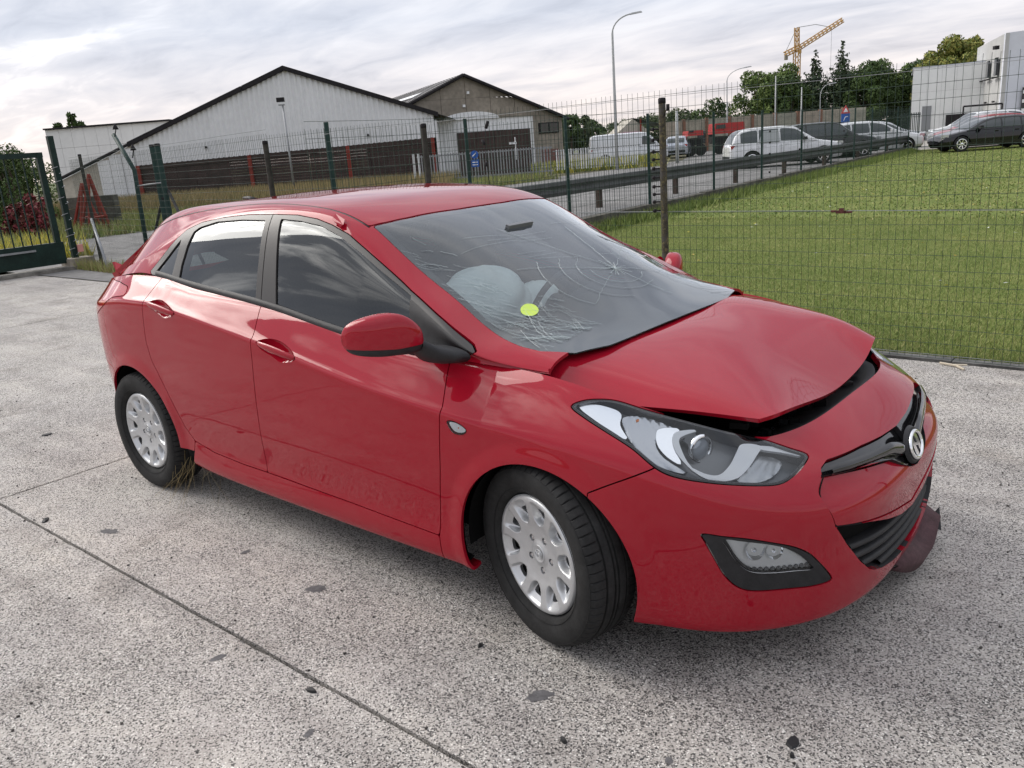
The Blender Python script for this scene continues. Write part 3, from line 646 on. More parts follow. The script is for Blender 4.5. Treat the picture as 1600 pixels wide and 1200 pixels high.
MB().box((5.0, -.06, 2.45), (1.3, .08, .62)).build('window_frame', BLK, b3)
for i in range(2): MB().box((4.70 + .6 * i, -.11, 2.45), (.5, .03, .5)).build('window_pane', GLZ, b3)
MB().box((5.0, -.06, .62), (1.1, .08, 1.2)).build('red_side_door', speckle('dull_red_door', (.18, .09, .08), .2, 3, .7), b3)
for x, z in ((.1, 4.65), (-.2, 3.95)): MB().box((x, -.10, z), (.14, .12, .14)).build('wall_box', WHITE, b3)
# 4: white low block and tall grey block at the right
b4 = building('low_white_building', 28.0, 58, 'low white panelled building at the right behind the parked cars', -.44)
MB().box((2.6, 5, 2.2), (5.0, 9.9, 4.4)).build('core', mat('block_core', (.2, .2, .2), .9), b4)
for i in range(6):
    for j in range(3): MB().box((.02 + .86 * (i + .5), -.03, .77 + 1.55 * j), (.85, .08, 1.54)).build('panel', FACE3, b4)
MB().box((2.6, 5, 4.66), (5.2, 10.2, .08)).build('roof_edge', FACE1, b4); MB().box((.95, -.09, 1.1), (.55, .06, 2.2)).build('mesh_door', mat('door_grey', (.22, .23, .24), .5), b4)
MB().box((3.6, -.35, 1.0), (3.0, .06, 1.1)).build('dark_screen', BLK, b4)
b5 = empty('office_block', gp(0, 0), BZ); tag(b5, 'tall grey office block at the right edge with narrow upper windows', 'building')
PA, PB = (33.3, 60.0), (29.3, 50.0)
def wallq(name, a, b, z0, z1a, z1b, m, th=.2):
    d = Vector((b[0]-a[0], b[1]-a[1], 0)).normalized(); n_ = Vector((-d.y, d.x, 0)) * th
    V = [Vector((a[0], a[1], z0)), Vector((b[0], b[1], z0)), Vector((b[0], b[1], z1b)), Vector((a[0], a[1], z1a))]; V += [v + n_ for v in V]
    return MB().add(V, [(0, 1, 2, 3), (7, 6, 5, 4), (0, 4, 5, 1), (1, 5, 6, 2), (2, 6, 7, 3), (3, 7, 4, 0)]).build(name, m, b5)
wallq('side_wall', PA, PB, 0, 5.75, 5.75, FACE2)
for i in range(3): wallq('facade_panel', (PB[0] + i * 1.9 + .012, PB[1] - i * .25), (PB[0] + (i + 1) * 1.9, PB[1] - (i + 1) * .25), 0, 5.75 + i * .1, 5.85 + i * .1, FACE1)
for i, t in enumerate((.12, .34, .58, .86)):
    x, y = PA[0] + (PB[0] - PA[0]) * t, PA[1] + (PB[1] - PA[1]) * t; ang = math.atan2(PB[1] - PA[1], PB[0] - PA[0]); RM = Matrix.Rotation(ang, 3, 'Z'); nx, ny = math.sin(ang), -math.cos(ang); sg = -1 if nx * -1 + ny * 0 < 0 else 1
    q = (x - .14, y + .05)
    MB().box((q[0], q[1], 4.05), (.75, .10, 1.0), RM).build('slit_window', GLZ, b5); MB().box((q[0] - .06, q[1], 3.45), (1.9, .16, .06), RM).build('window_sill', BLK, b5); MB().box((q[0], q[1], 2.1), (.5, .10, .10), RM).build('vent', BLK, b5)
MB().box((PB[0] - .15, PB[1] + .6, 5.05), (.25, .25, .2)).build('flood_lamp', BLK, b5)
MB().box((PB[0] + 2.35, PB[1] - .36, 4.55), (.8, .08, .9)).build('window', GLZ, b5); MB().box((PB[0] + 1.9, PB[1] - .32, 2.0), (1.7, .08, 1.5)).build('lower_window', GLZ, b5)
for i in range(3): MB().box((PB[0] + 1.9, PB[1] - .38, 1.5 + .5 * i), (1.7, .04, .18)).build('blind_strip', FACE3, b5)
for q in (-2.2, -.2): MB().tube([(PB[0] + q, PB[1] - .6 - .2 * q, 0), (PB[0] + q, PB[1] - .6 - .2 * q, 1.95)], .05, 6).build('canopy_post', BLK, b5)
MB().tube([(PB[0] - 2.2, PB[1] - .16, 1.95), (PB[0] - .2, PB[1] - .56, 1.95)], .05, 6).build('canopy_rail', BLK, b5)
# 5: sheds beyond the road
b6 = building('gabled_shed', 12.0, 75, 'small beige gabled shed with pink sign beyond the white van')
MB().prism([(-1.5, 0), (1.4, 0), (1.4, 2.15), (.1, 3.15), (-1.5, 1.9)], 0, 6, 'y').build('wall', CREAM, b6)
MB().add([(.1, -.2, 3.22), (3.2, 1.2, 2.5), (3.2, 7, 2.5), (.1, 6, 3.22)], [(0, 1, 2, 3)]).build('roof', speckle('blue_grey_roof', (.16, .19, .23), .2, 1, .8), b6); MB().box((-.2, -.06, 1.75), (1.5, .08, .62)).build('pink_sign', mat('magenta_sign', (.62, .05, .34), .5), b6)
MB().box((.75, -.06, 2.0), (.14, .08, 2.2)).build('brick_pier', REDP, b6)
b7 = building('long_brick_wall', 24.2, 76, 'long low beige and brick wall behind the parked white cars')
for i in range(9):
    MB().box((-8.5 + 2.0 * i, 0, 1.35), (1.93, .3, 2.7)).build('wall_bay', speckle('beige_brick_%d' % i, (.36 - .02 * (i % 3), .31, .25), .2, 2, .9), b7); MB().box((-9.5 + 2.0 * i, -.05, 1.4), (.24, .42, 2.8)).build('brick_pier', speckle('brick_red_%d' % i, (.24, .12, .08), .2, 4, .9), b7)
MB().box((-5.6, -.2, 1.2), (1.5, .08, 1.0)).build('window', GLZ, b7)
# ---------------------------------------------------------------- the red hatchback: materials
def paint_mat():
    m = mat('red_paint', (.30, .008, .018), .4, 0.0, .0, coat=1.0); t = NT(m); v = t.coord()
    a = t.noise(v, 900, 2, .5); b = t.noise(v, 3.5, 4, .6); c = t.noise(v, 60, 4, .7)
    base = t.ramp(a, [(.3, (.285, .004, .014)), (.7, (.345, .007, .021))])
    dust = t.ramp(b, [(.45, (0, 0, 0)), (.75, (.022, .022, .022))]); base = t.mix(base, (.28, .22, .19), dust)
    t.l(base, t.b.inputs['Base Color'])
    t.l(t.ramp(c, [(.35, (.012, .012, .012)), (.75, (.05, .05, .05))]), t.b.inputs['Coat Roughness']); t.b.inputs['Coat IOR'].default_value = 1.46
    w = t.noise(v, 5.5, 2, .5); t.bump(w, .025, .02); n = t.b.inputs['Normal'].links[0].from_socket; t.l(n, t.b.inputs['Coat Normal'])
    return m
def glass_mat(name, tint, ior=1.5, haze=0.0, gain=1.8):
    m = bpy.data.materials.new(name); m.use_nodes = True; t = NT(m); t.t.nodes.remove(t.b)
    tr = t.n('BsdfTransparent'); tr.inputs[0].default_value = (*tint, 1); gl = t.n('BsdfGlossy'); gl.inputs['Roughness'].default_value = .004; gl.inputs[0].default_value = (.95, .98, 1, 1)
    fr = t.n('Fresnel'); fr.inputs[0].default_value = ior; f2 = t.math('MULTIPLY', fr.outputs[0], gain); f2 = t.math('MINIMUM', f2, 1.0)
    mx = t.n('MixShader'); t.l(f2, mx.inputs[0]); t.l(tr.outputs[0], mx.inputs[1]); t.l(gl.outputs[0], mx.inputs[2]); last = mx
    if haze:
        df = t.n('BsdfDiffuse'); df.inputs[0].default_value = (.62, .72, .74, 1); v = t.coord(); h = t.ramp(t.noise(v, 4.0, 5, .65), [(.42, (.01, .01, .01)), (.8, (haze, haze, haze))])
        m2 = t.n('MixShader'); t.l(h, m2.inputs[0]); t.l(mx.outputs[0], m2.inputs[1]); t.l(df.outputs[0], m2.inputs[2]); last = m2
    o = t.t.nodes['Material Output']; t.l(last.outputs[0], o.inputs[0]); return m
PAINT = paint_mat()
BLACK = speckle('black_plastic', (.022, .022, .024), .25, 30, .55, .15, .002, spec=.4)
SATIN = mat('satin_dark_frame', (.045, .042, .040), .38, 0, .5)
GLOSSB = mat('gloss_black', (.010, .010, .011), .12, 0, .5, coat=.6)
DARK = mat('dark_void', (.008, .008, .008), .9, 0, .1)
RUB = speckle('tyre_rubber', (.022, .022, .022), .35, 14, .78, .25, .003, spec=.3)
ALU = speckle('silver_cover_paint', (.56, .57, .58), .05, 30, .34, .05, .001, spec=.5, metal=.55)
CHROME = mat('chrome', (.86, .87, .88), .07, 1.0)
CHROMEF = mat('frosted_chrome', (.80, .81, .83), .22, 1.0)
WHITEP = mat('white_light_guide', (.93, .94, .95), .25, 0, .5)
GREYP = mat('grey_lamp_plastic', (.16, .165, .17), .3, .3, .5)
STEEL = mat('steel_wheel', (.06, .058, .055), .5, .6)
GLASS_S = glass_mat('tinted_side_glass', (.24, .29, .29), 1.52, 0, 1.5)
GLASS_W = glass_mat('laminated_windscreen', (.78, .86, .86), 1.52, .06, 1.9)
LENS = glass_mat('clear_lamp_lens', (.93, .95, .96), 1.35)
CLOTH = speckle('grey_seat_cloth', (.05, .05, .055), .3, 90, .95, .2, .002)
DASH = speckle('dashboard_plastic', (.035, .036, .040), .2, 60, .6, .2, .002)
AIRBAG = speckle('airbag_nylon', (.90, .93, .93), .03, 40, .85, .3, .002)
TAILRED = mat('red_tail_lens', (.45, .012, .012), .08, 0, .5, coat=.8)
AMBER = mat('amber_bulb', (.75, .22, .05), .3)

OUT = {
 'headlight': [(0.112, 0.791, 0.837), (0.133, 0.775, 0.851), (0.174, 0.756, 0.859), (0.239, 0.731, 0.857), (0.333, 0.711, 0.836), (0.439, 0.672, 0.808), (0.535, 0.617, 0.775), (0.623, 0.533, 0.735), (0.692, 0.500, 0.708), (0.737, 0.479, 0.689), (0.743, 0.501, 0.680), (0.738, 0.564, 0.661), (0.719, 0.621, 0.646), (0.681, 0.666, 0.647), (0.611, 0.723, 0.656), (0.535, 0.769, 0.667), (0.465, 0.799, 0.680), (0.414, 0.810, 0.701), (0.340, 0.809, 0.745), (0.250, 0.807, 0.781), (0.167, 0.801, 0.812)],
 'fog_bezel': [(0.549, 0.786, 0.512), (0.601, 0.762, 0.508), (0.665, 0.723, 0.500), (0.729, 0.672, 0.480), (0.764, 0.634, 0.462), (0.792, 0.595, 0.432), (0.812, 0.557, 0.387), (0.829, 0.521, 0.338), (0.830, 0.515, 0.321), (0.802, 0.562, 0.317), (0.745, 0.635, 0.323), (0.681, 0.692, 0.324), (0.650, 0.715, 0.329), (0.626, 0.733, 0.346), (0.603, 0.749, 0.378), (0.582, 0.765, 0.429), (0.559, 0.780, 0.485)],
 'fog_lens': [(0.607, 0.758, 0.493), (0.647, 0.734, 0.488), (0.708, 0.690, 0.476), (0.740, 0.659, 0.462), (0.767, 0.626, 0.437), (0.791, 0.591, 0.400), (0.803, 0.569, 0.368), (0.766, 0.620, 0.373), (0.726, 0.662, 0.375), (0.681, 0.700, 0.380), (0.657, 0.718, 0.394), (0.636, 0.735, 0.424), (0.619, 0.749, 0.463)],
 'side_marker': [(-0.350, 0.880, 0.743), (-0.307, 0.878, 0.745), (-0.263, 0.878, 0.724), (-0.278, 0.879, 0.706), (-0.325, 0.880, 0.706)],
 'handle_f': [(-1.416, 0.893, 0.922), (-1.353, 0.874, 0.940), (-1.265, 0.868, 0.933), (-1.178, 0.881, 0.900), (-1.154, 0.894, 0.874), (-1.255, 0.896, 0.855), (-1.307, 0.896, 0.874), (-1.370, 0.896, 0.892)],
 'handle_r': [(-2.302, 0.877, 1.032), (-2.212, 0.863, 1.050), (-2.114, 0.875, 1.028), (-2.047, 0.889, 0.999), (-2.146, 0.888, 0.970), (-2.221, 0.885, 0.992)],
 'hl_chrome_tail': [(0.133, 0.783, 0.842), (0.174, 0.765, 0.851), (0.245, 0.751, 0.841), (0.270, 0.754, 0.829), (0.279, 0.778, 0.803), (0.320, 0.798, 0.766), (0.263, 0.799, 0.787), (0.191, 0.794, 0.814)],
 'hl_indicator': [(0.276, 0.757, 0.825), (0.321, 0.729, 0.829), (0.386, 0.709, 0.813), (0.431, 0.703, 0.793), (0.394, 0.744, 0.783), (0.394, 0.767, 0.763), (0.425, 0.781, 0.733), (0.499, 0.774, 0.690), (0.462, 0.792, 0.695), (0.407, 0.805, 0.714), (0.341, 0.801, 0.754), (0.294, 0.781, 0.794)],
 'hl_chrome_mid': [(0.388, 0.733, 0.795), (0.433, 0.698, 0.795), (0.440, 0.705, 0.786), (0.435, 0.727, 0.773), (0.449, 0.750, 0.747), (0.477, 0.767, 0.714), (0.442, 0.774, 0.730), (0.407, 0.768, 0.755), (0.391, 0.753, 0.777)],
 'hl_swoosh': [(0.592, 0.600, 0.741), (0.629, 0.554, 0.728), (0.634, 0.589, 0.717), (0.632, 0.665, 0.689), (0.617, 0.703, 0.673), (0.575, 0.740, 0.669), (0.529, 0.758, 0.686), (0.485, 0.759, 0.717), (0.451, 0.749, 0.747), (0.431, 0.726, 0.776), (0.437, 0.707, 0.787), (0.479, 0.669, 0.786), (0.447, 0.718, 0.772), (0.469, 0.743, 0.740), (0.504, 0.757, 0.706), (0.548, 0.745, 0.685), (0.578, 0.725, 0.682), (0.593, 0.686, 0.703), (0.593, 0.640, 0.727)],
 'hl_upper_strip': [(0.629, 0.554, 0.728), (0.676, 0.508, 0.714), (0.730, 0.488, 0.691), (0.678, 0.526, 0.708), (0.632, 0.567, 0.723)],
 'hl_ribs': [(0.636, 0.576, 0.719), (0.681, 0.533, 0.705), (0.697, 0.543, 0.693), (0.697, 0.603, 0.674), (0.672, 0.657, 0.663), (0.625, 0.700, 0.669), (0.635, 0.652, 0.693)],
 'glass_f': [(-1.464, 0.648, 1.400), (-1.330, 0.646, 1.391), (-1.207, 0.647, 1.373), (-1.082, 0.655, 1.334), (-0.957, 0.671, 1.278), (-0.799, 0.692, 1.201), (-0.636, 0.716, 1.127), (-0.585, 0.783, 0.963), (-0.976, 0.798, 0.987), (-1.287, 0.801, 1.037), (-1.372, 0.801, 1.050)],
 'glass_r': [(-2.141, 0.791, 1.135), (-2.149, 0.761, 1.197), (-2.139, 0.721, 1.282), (-2.122, 0.682, 1.346), (-2.087, 0.669, 1.365), (-1.947, 0.656, 1.390), (-1.740, 0.653, 1.398), (-1.565, 0.655, 1.395), (-1.516, 0.799, 1.073), (-1.803, 0.799, 1.097)],
 'glass_q': [(-2.385, 0.776, 1.157), (-2.213, 0.696, 1.317), (-2.211, 0.786, 1.144), (-2.340, 0.784, 1.146)],
}
def YZ(pts, n=6, smooth=True):
    """outline in the front view"""
    class _O:
        poly = smooth_loop(pts, n) if smooth else np.asarray(pts, float)
        def sdf(s, V): return np.where(V[:, 0] > .45, poly_sdf(s.poly, V[:, 1:]), 9.0)
    return _O()
def XY(pts, n=6, smooth=False):
    class _O:
        poly = smooth_loop(pts, n) if smooth else np.asarray(pts, float)
        def sdf(s, V): return poly_sdf(s.poly, V[:, :2])
    return _O()
class Circle:
    def __init__(s, x, z, r): s.a = (x, z, r)
    def sdf(s, V): return np.hypot(V[:, 0] - s.a[0], V[:, 2] - s.a[1]) - s.a[2]

car = empty('red_hatchback'); tag(car, 'crash-damaged red five-door hatchback with cracked windscreen and buckled bonnet', 'car')
def part(name, sf, m, parent=car, side='R', depth=.012):
    if side == 'C': return surf_obj(name, sf, m, parent, depth, both=True)
    return surf_obj(name, sf.mirror() if side == 'R' else sf, m, parent, depth)
SIDES = ('R', 'L')
S = Surf.grid(side_grid()); U = Surf.grid(upper_grid())
if (S.N * (S.V - [-1.2, 0, .6])).sum() < 0: S = Surf(S.V, -S.N, [f[::-1] for f in S.F])
if (U.N * (U.V - [-1.2, 0, .6])).sum() < 0: U = Surf(U.V, -U.N, [f[::-1] for f in U.F])
G = .0022                                                                    # half a panel gap
arches = [Circle(*a) for a in ARCH]
SB = S
for a in arches: SB = outside(SB, a)
oHL = Outline(OUT['headlight']); oFB = Outline(OUT['fog_bezel']); oFL = Outline(OUT['fog_lens']); oSM = Outline(OUT['side_marker'])
oHF = Outline(OUT['handle_f']); oHR = Outline(OUT['handle_r'])
WING = [(.53, .650), (.500, .668), (.44, .672), (.265, .664), (.09, .652), (0, .650), (-.09, .652), (-.1, .54), (0, .532), (.05, .538), (.115, .562), (.165, .598), (.30, .618), (.43, .632)]
WING = [(.505, .643), (.490, .657), (.445, .669), (.265, .664), (.13, .654), (0, .648), (-.2, .648), (-.2, .530), (0, .530), (.06, .540), (.12, .566), (.175, .600), (.30, .623), (.43, .635)]
LOWER = [(.525, .500), (.38, .468), (.236, .424), (.12, .394), (0, .380), (-.2, .38), (-.2, .222), (0, .222), (.12, .232), (.24, .256), (.305, .276), (.345, .295), (.405, .347), (.473, .428)]
oWG = YZ(WING, smooth=False); oLG = YZ(LOWER, smooth=False)
oIN = YZ([(.505, .643), (.548, .606), (.551, .580), (.525, .500), (-.2, .36), (-.2, .60), (.175, .60), (.43, .635)], smooth=False)
TAIL = XZ([(-2.57, 1.062), (-2.586, 1.088), (-2.717, 1.10), (-2.9, 1.10), (-3.6, 1.05), (-3.6, .86), (-3.0, .92), (-2.84, .978), (-2.713, 1.032), (-2.577, 1.048)])
DF = [(-.424, 1.0), (-.378, .786), (-.404, .565), (-.445, .33), (-.456, .283), (-.945, .300), (-1.525, .313), (-1.512, .457), (-1.483, .684), (-1.46, .836), (-1.446, .947), (-1.468, 1.05), (-1.468, 1.2), (-.424, 1.2)]
RE = [(-1.717, .315), (-1.955, .328), (-2.118, .358), (-2.182, .418), (-2.249, .535), (-2.329, .673), (-2.373, .741), (-2.39, .836), (-2.374, .943), (-2.358, 1.031), (-2.29, 1.137), (-2.28, 1.3)]
DR = [(-1.468, 1.3), (-1.468, 1.05), (-1.446, .947), (-1.46, .836), (-1.483, .684), (-1.512, .457), (-1.525, .313)] + RE
FEN = [(-.424, 1.2), (-.424, 1.0), (-.378, .786), (-.404, .565), (-.445, .33), (-.456, .283), (-.456, .05), (-.2, .05), (.18, .30), (.217, .600), (.312, .648), (.404, .693), (.45, .72), (.45, 1.2)]
BUM = [(.217, .600), (.312, .648), (.404, .693), (.45, .72), (.45, 1.2), (1.4, 1.2), (1.4, 0), (.0, 0), (.18, .30)]
SIL = [(-.456, .283), (-.945, .300), (-1.525, .313), (-1.717, .315), (-1.955, .328), (-2.118, .358), (-2.14, .30), (-2.30, .0), (-.456, .0)]
QUA = RE[::-1] + []
QUA = [(-2.28, 1.3), (-2.29, 1.137), (-2.358, 1.031), (-2.374, .943), (-2.39, .836), (-2.373, .741), (-2.329, .673), (-2.249, .535), (-2.182, .418), (-2.118, .358), (-2.14, .30), (-2.6, .30), (-2.85, .64), (-3.6, .72), (-3.6, 1.3)]
RBU = [(-2.6, .30), (-2.85, .64), (-3.6, .72), (-3.6, 0), (-2.5, 0)]
g_ = -G
bumper = outside(outside(outside(outside(inside(SB, XZ(BUM), g_), oHL, G), oFB, G), oWG, .001), oLG, .001)
insert = outside(outside(inside(bumper, oIN, -.002), oLG, .001), oWG, .001)
bumper_main = outside(bumper, oIN, .002)
bmp = part('front_bumper', bumper_main, PAINT, side='C', depth=.02); bmp['label'] = 'scuffed red front bumper cover'
def renorm(V, F):
    nn = np.zeros_like(V)
    for f in F:
        for k in range(1, len(f) - 1): nn[list(f)] += np.cross(V[f[k]] - V[f[0]], V[f[k+1]] - V[f[0]])
    return nn / (np.linalg.norm(nn, axis=1, keepdims=True) + 1e-12)
kq = np.clip((insert.V[:, 2] - .525) / .085, 0, 1); kq = kq*kq*(3 - 2*kq)
iv = insert.V + insert.N * (-.003 - .012 * kq)[:, None]; inm = renorm(iv, insert.F); inm[np.abs(iv[:, 1]) < 1e-4, 1] = 0
part('bumper_insert', Surf(iv, inm, insert.F), PAINT, bmp, 'C', .02)
for my in (-1, 1): MB().tube([(x + .0012, y * my, z) for x, y, z in smooth_loop([(.793, .505, .643), (.797, .545, .610), (.806, .551, .582), (.822, .540, .540), (.838, .527, .503)], 6, closed=False)], .0022, 6).build('bumper_seam', DARK, bmp, True)
# everything below the skin is blocked by a dark inner shell
inner = S.offset(-.03)
for cx, cz, R in ARCH: inner = outside(inner, Circle(cx, cz, R + .012))
inner = outside(outside(outside(inner, oHL, .0), oLG, -.005), oFB, -.004)
part('inner_body', inner, DARK, car, 'C', 0)
for sd in SIDES:
    my = -1 if sd == 'R' else 1
    fn = outside(outside(inside(SB, XZ(FEN), g_), oHL, G), oSM, .0005)
    fn = fn.clip(.176 - fn.V[:, 2]); fo = part('fender', fn, PAINT, side=sd)
    mk = inside(S, oSM, -.0005)
    part('side_marker', mk.offset(.002), LENS, fo, sd, .006); part('marker_bulb', inside(S, oSM, -.006).offset(-.004), WHITEP, fo, sd, .002)
    mb = MB().lathe([(.0, .01), (.006, .008), (.008, .0)], 10, 'y', (-.302, .866, .724)) ; ob = mb.build('bulb', AMBER, fo, True)
    if sd == 'R': ob.scale = (1, -1, 1)
    fd = inside(SB, XZ(DF), g_); rd = inside(SB, XZ(DR), g_)
    for nm, sf, oh, x0, x1, z0, z1 in (('front_door', fd, oHF, -1.412, -1.165, .918, .880), ('rear_door', rd, oHR, -2.296, -2.058, 1.030, .996)):
        skin = outside(sf, oh, .0); do = part(nm, skin, PAINT, side=sd)
        bowl = inside(sf, oh, .0); d = -oh.sdf(bowl.V); dep = .026 * np.clip(d / .030, 0, 1)**.6
        Vb = bowl.V - bowl.N * dep[:, None]
        bw = Surf(Vb, bowl.N, bowl.F)
        # normals of the bowl from its own faces
        nn = np.zeros_like(Vb)
        for f in bw.F:
            q = np.cross(Vb[f[1]] - Vb[f[0]], Vb[f[2]] - Vb[f[0]]); nn[list(f)] += q
        bw.N = nn / (np.linalg.norm(nn, axis=1, keepdims=True) + 1e-12)
        hr = part('handle_recess', bw, PAINT, do, sd, 0)
        # the pull itself: a flat curved bar across the bowl
        V = []; F = []
        for i, t in enumerate(np.linspace(0, 1, 25)):
            x = x0 + (x1 - x0) * t; z = z0 + (z1 - z0) * t + .004 * math.sin(PI * t); bow = math.sin(PI * t)**.5 if 0 < t < 1 else 0
            y = .884 + .014 * bow; hh = .007 + .010 * bow
            for k in range(10):
                a = 2*PI*k/10; V.append((x, (y + .007 * math.cos(a)) * my, z + hh * math.sin(a)))
            if i:
                for k in range(10): F.append(((i-1)*10 + k, (i-1)*10 + (k+1) % 10, i*10 + (k+1) % 10, i*10 + k))
        h_ = MB().add(V, F).build('door_handle', PAINT, do, True)
    part('sill_panel', inside(SB, XZ(SIL), g_), PAINT, side=sd)
    qp = outside(inside(SB, XZ(QUA), g_), TAIL, G); part('quarter_panel', qp, PAINT, side=sd)
    part('tail_lamp', inside(S, TAIL, -.001).offset(.002), TAILRED, side=sd, depth=.03)
    # wheel-arch liners
    for cx, cz, R in ARCH:
        V = []; F = []; n = 26
        for i in range(n + 1):
            a = -.12 + (PI + .24) * i / n
            for j, (yy, rr_) in enumerate(((.835, R + .004), (.78, R + .012), (.55, R + .012), (.54, .1))): V.append((cx + rr_*math.cos(a), yy*my, max(cz + rr_*math.sin(a), .16)))
            if i:
                for j in range(3): F.append(((i-1)*4 + j, i*4 + j, i*4 + j+1, (i-1)*4 + j+1))
        MB().add(V, F).build('wheel_arch_liner', DARK, car, True)
part('rear_bumper', inside(SB, XZ(RBU), g_), PAINT, side='C')

# ---- upper shell: roof, pillars, windscreen, side glass
WS = [(-.903, -.3), (-.903, .15), (-.933, .407), (-.955, .50), (-.980, .566), (-.841, .587), (-.740, .598), (-.629, .610), (-.541, .622), (-.389, .646), (-.264, .659), (-.18, .664), (-.10, .655), (.0, .60), (.04, .45), (.055, -.3)]
oWS = XY(WS)
EDG = np.array(EDGE)
xs = np.linspace(-.99, -2.96, 40); ye = spline(np.array(UX)[::-1], EDG[::-1], xs)[:, 0]
ROOF = [(-.906, -.3), (-.906, .15), (-.936, .407), (-.958, .50), (-.983, .560)] + [(x, y - .001) for x, y in zip(xs, ye)] + [(-2.97, -.3)]
oRF = XY(ROOF)
WIN = [(-2.44, 1.160), (-2.361, 1.234), (-2.275, 1.310), (-2.212, 1.353), (-2.094, 1.386), (-1.912, 1.407), (-1.725, 1.4175), (-1.525, 1.418), (-1.365, 1.413), (-1.239, 1.397), (-1.144, 1.374), (-1.038, 1.338), (-.914, 1.277), (-.782, 1.210), (-.652, 1.144), (-.454, 1.055), (-.310, .985), (-.282, .967), (-.32, .952), (-.46, .932), (-.46, .80), (-2.3, .80), (-2.30, 1.12), (-2.40, 1.143)]
oWI = XZ(WIN)
HATCH = XY([(-2.975, -.3), (-2.975, .50), (-3.0, .55), (-3.4, .60), (-3.4, -.3)])
windscreen = inside(U, oWS, -.002); roof = inside(U, oRF, -.004)
rail = outside(outside(outside(outside(U, oWS, .001), oRF, .004), oWI, .0015), HATCH, .003)
rail = rail.clip(rail.V[:, 0] + .02)                                           # stop at the cowl, x < -.02
for sd in SIDES: part('pillar_and_roof_rail', rail, PAINT, side=sd, depth=.012)
part('roof_panel', roof, PAINT, side='C', depth=.02)
rf_under = part('headliner', inside(U, oRF, .0).offset(-.035), CLOTH, side='C', depth=0)
# roof ditch strip
for sd in SIDES:
    my = -1 if sd == 'R' else 1; xx = np.linspace(-.985, -2.9, 50); e2 = spline(np.array(UX)[::-1], EDG[::-1], xx)
    MB().tube([(x, y * my, z - .003) for x, (y, z) in zip(xx, e2)], .005, 6).build('roof_ditch_strip', BLACK, car, True)
wsg = part('windscreen', windscreen.offset(-.002), GLASS_W, side='C', depth=0); wsg['label'] = 'cracked windscreen glass'
FR = lambda o, grow: windscreen.clip(-(o.sdf(windscreen.V)) + grow)
# black printed border of the windscreen lies just under the glass
band = windscreen.clip(-(oWS.sdf(windscreen.V) + .030)); low = windscreen.clip(-(windscreen.V[:, 0] + .235 + .16 * np.abs(windscreen.V[:, 1])**2))
part('windscreen_border', band.offset(-.006), SATIN, wsg, 'C', 0); part('windscreen_lower_border', low.offset(-.0075), SATIN, wsg, 'C', 0)
# side glass and door frames
frame = inside(U, oWI, -.0015)
gaps = XZ([(-1.536, 1.43), (-1.468, 1.0), (-1.462, 1.0), (-1.530, 1.43)])
for sd in SIDES:
    ff = frame
    for k in ('glass_f', 'glass_r', 'glass_q'):
        oG = XZ([(a, c) for a, b, c in OUT[k]]); ff = outside(ff, oG, .0)
        gm = inside(U, oG, .003).offset(-.006)
        part({'glass_f': 'front_side_window', 'glass_r': 'rear_side_window', 'glass_q': 'quarter_window'}[k], gm, GLASS_S, side=sd, depth=0)
        # rubber seal round the pane
        loop = [None]
    lx = ff.V[:, 0] - (-1.535 + (1.43 - ff.V[:, 2]) * (.070 / .43))
    part('front_window_frame', ff.clip(.0025 - lx), SATIN, side=sd, depth=.012); part('rear_window_frame', ff.clip(lx + .0025), SATIN, side=sd, depth=.012)
    # belt moulding
    xx = np.linspace(-.42, -2.36, 60); bb = spline(np.array(UX)[::-1], np.array(BELT)[::-1], xx); my = -1 if sd == 'R' else 1
    V = []; F = []
    for i, (x, (y, z)) in enumerate(zip(xx, bb)):
        for dy, dz in ((-.010, .022), (.001, .020), (.005, .004), (.003, -.012), (-.012, -.012)): V.append((x, (y + dy) * my, z + dz))
        if i:
            for k in range(4): F.append(((i-1)*5 + k, i*5 + k, i*5 + k+1, (i-1)*5 + k+1))
    MB().add(V, F).build('belt_moulding', BLACK, car, True)
# tailgate, left ajar
hatch = inside(U, HATCH, -.004); tg = surf_obj('tailgate', hatch, PAINT, None, .05, both=True)
glz = inside(U, XY([(-3.03, -.3), (-3.03, .40), (-3.16, .36), (-3.2, -.3)]), 0).offset(.003); part('tailgate_window', glz, GLOSSB, tg, 'C', .002)
lowg = S.clip(S.V[:, 0] + 2.99); lowg = outside(outside(lowg, XZ(RBU), G), TAIL, G); lowg = lowg.clip(np.abs(lowg.V[:, 1]) - .62)
part('tailgate_skin', lowg.offset(.001), PAINT, tg, 'C', .03)
tg.parent = car
hp = Vector((-2.97, 0, 1.372)); tg.matrix_local = Matrix.Translation(hp) @ Matrix.Rotation(math.radians(9), 4, 'Y') @ Matrix.Translation(-hp)
# black cowl under the windscreen foot and engine bay floor
MB().box((-.06, 0, .80), (.30, 1.30, .05)).build('cowl_panel', DARK, car)
MB().box((.2, 0, .62), (.80, 1.30, .04)).build('engine_bay', DARK, car)
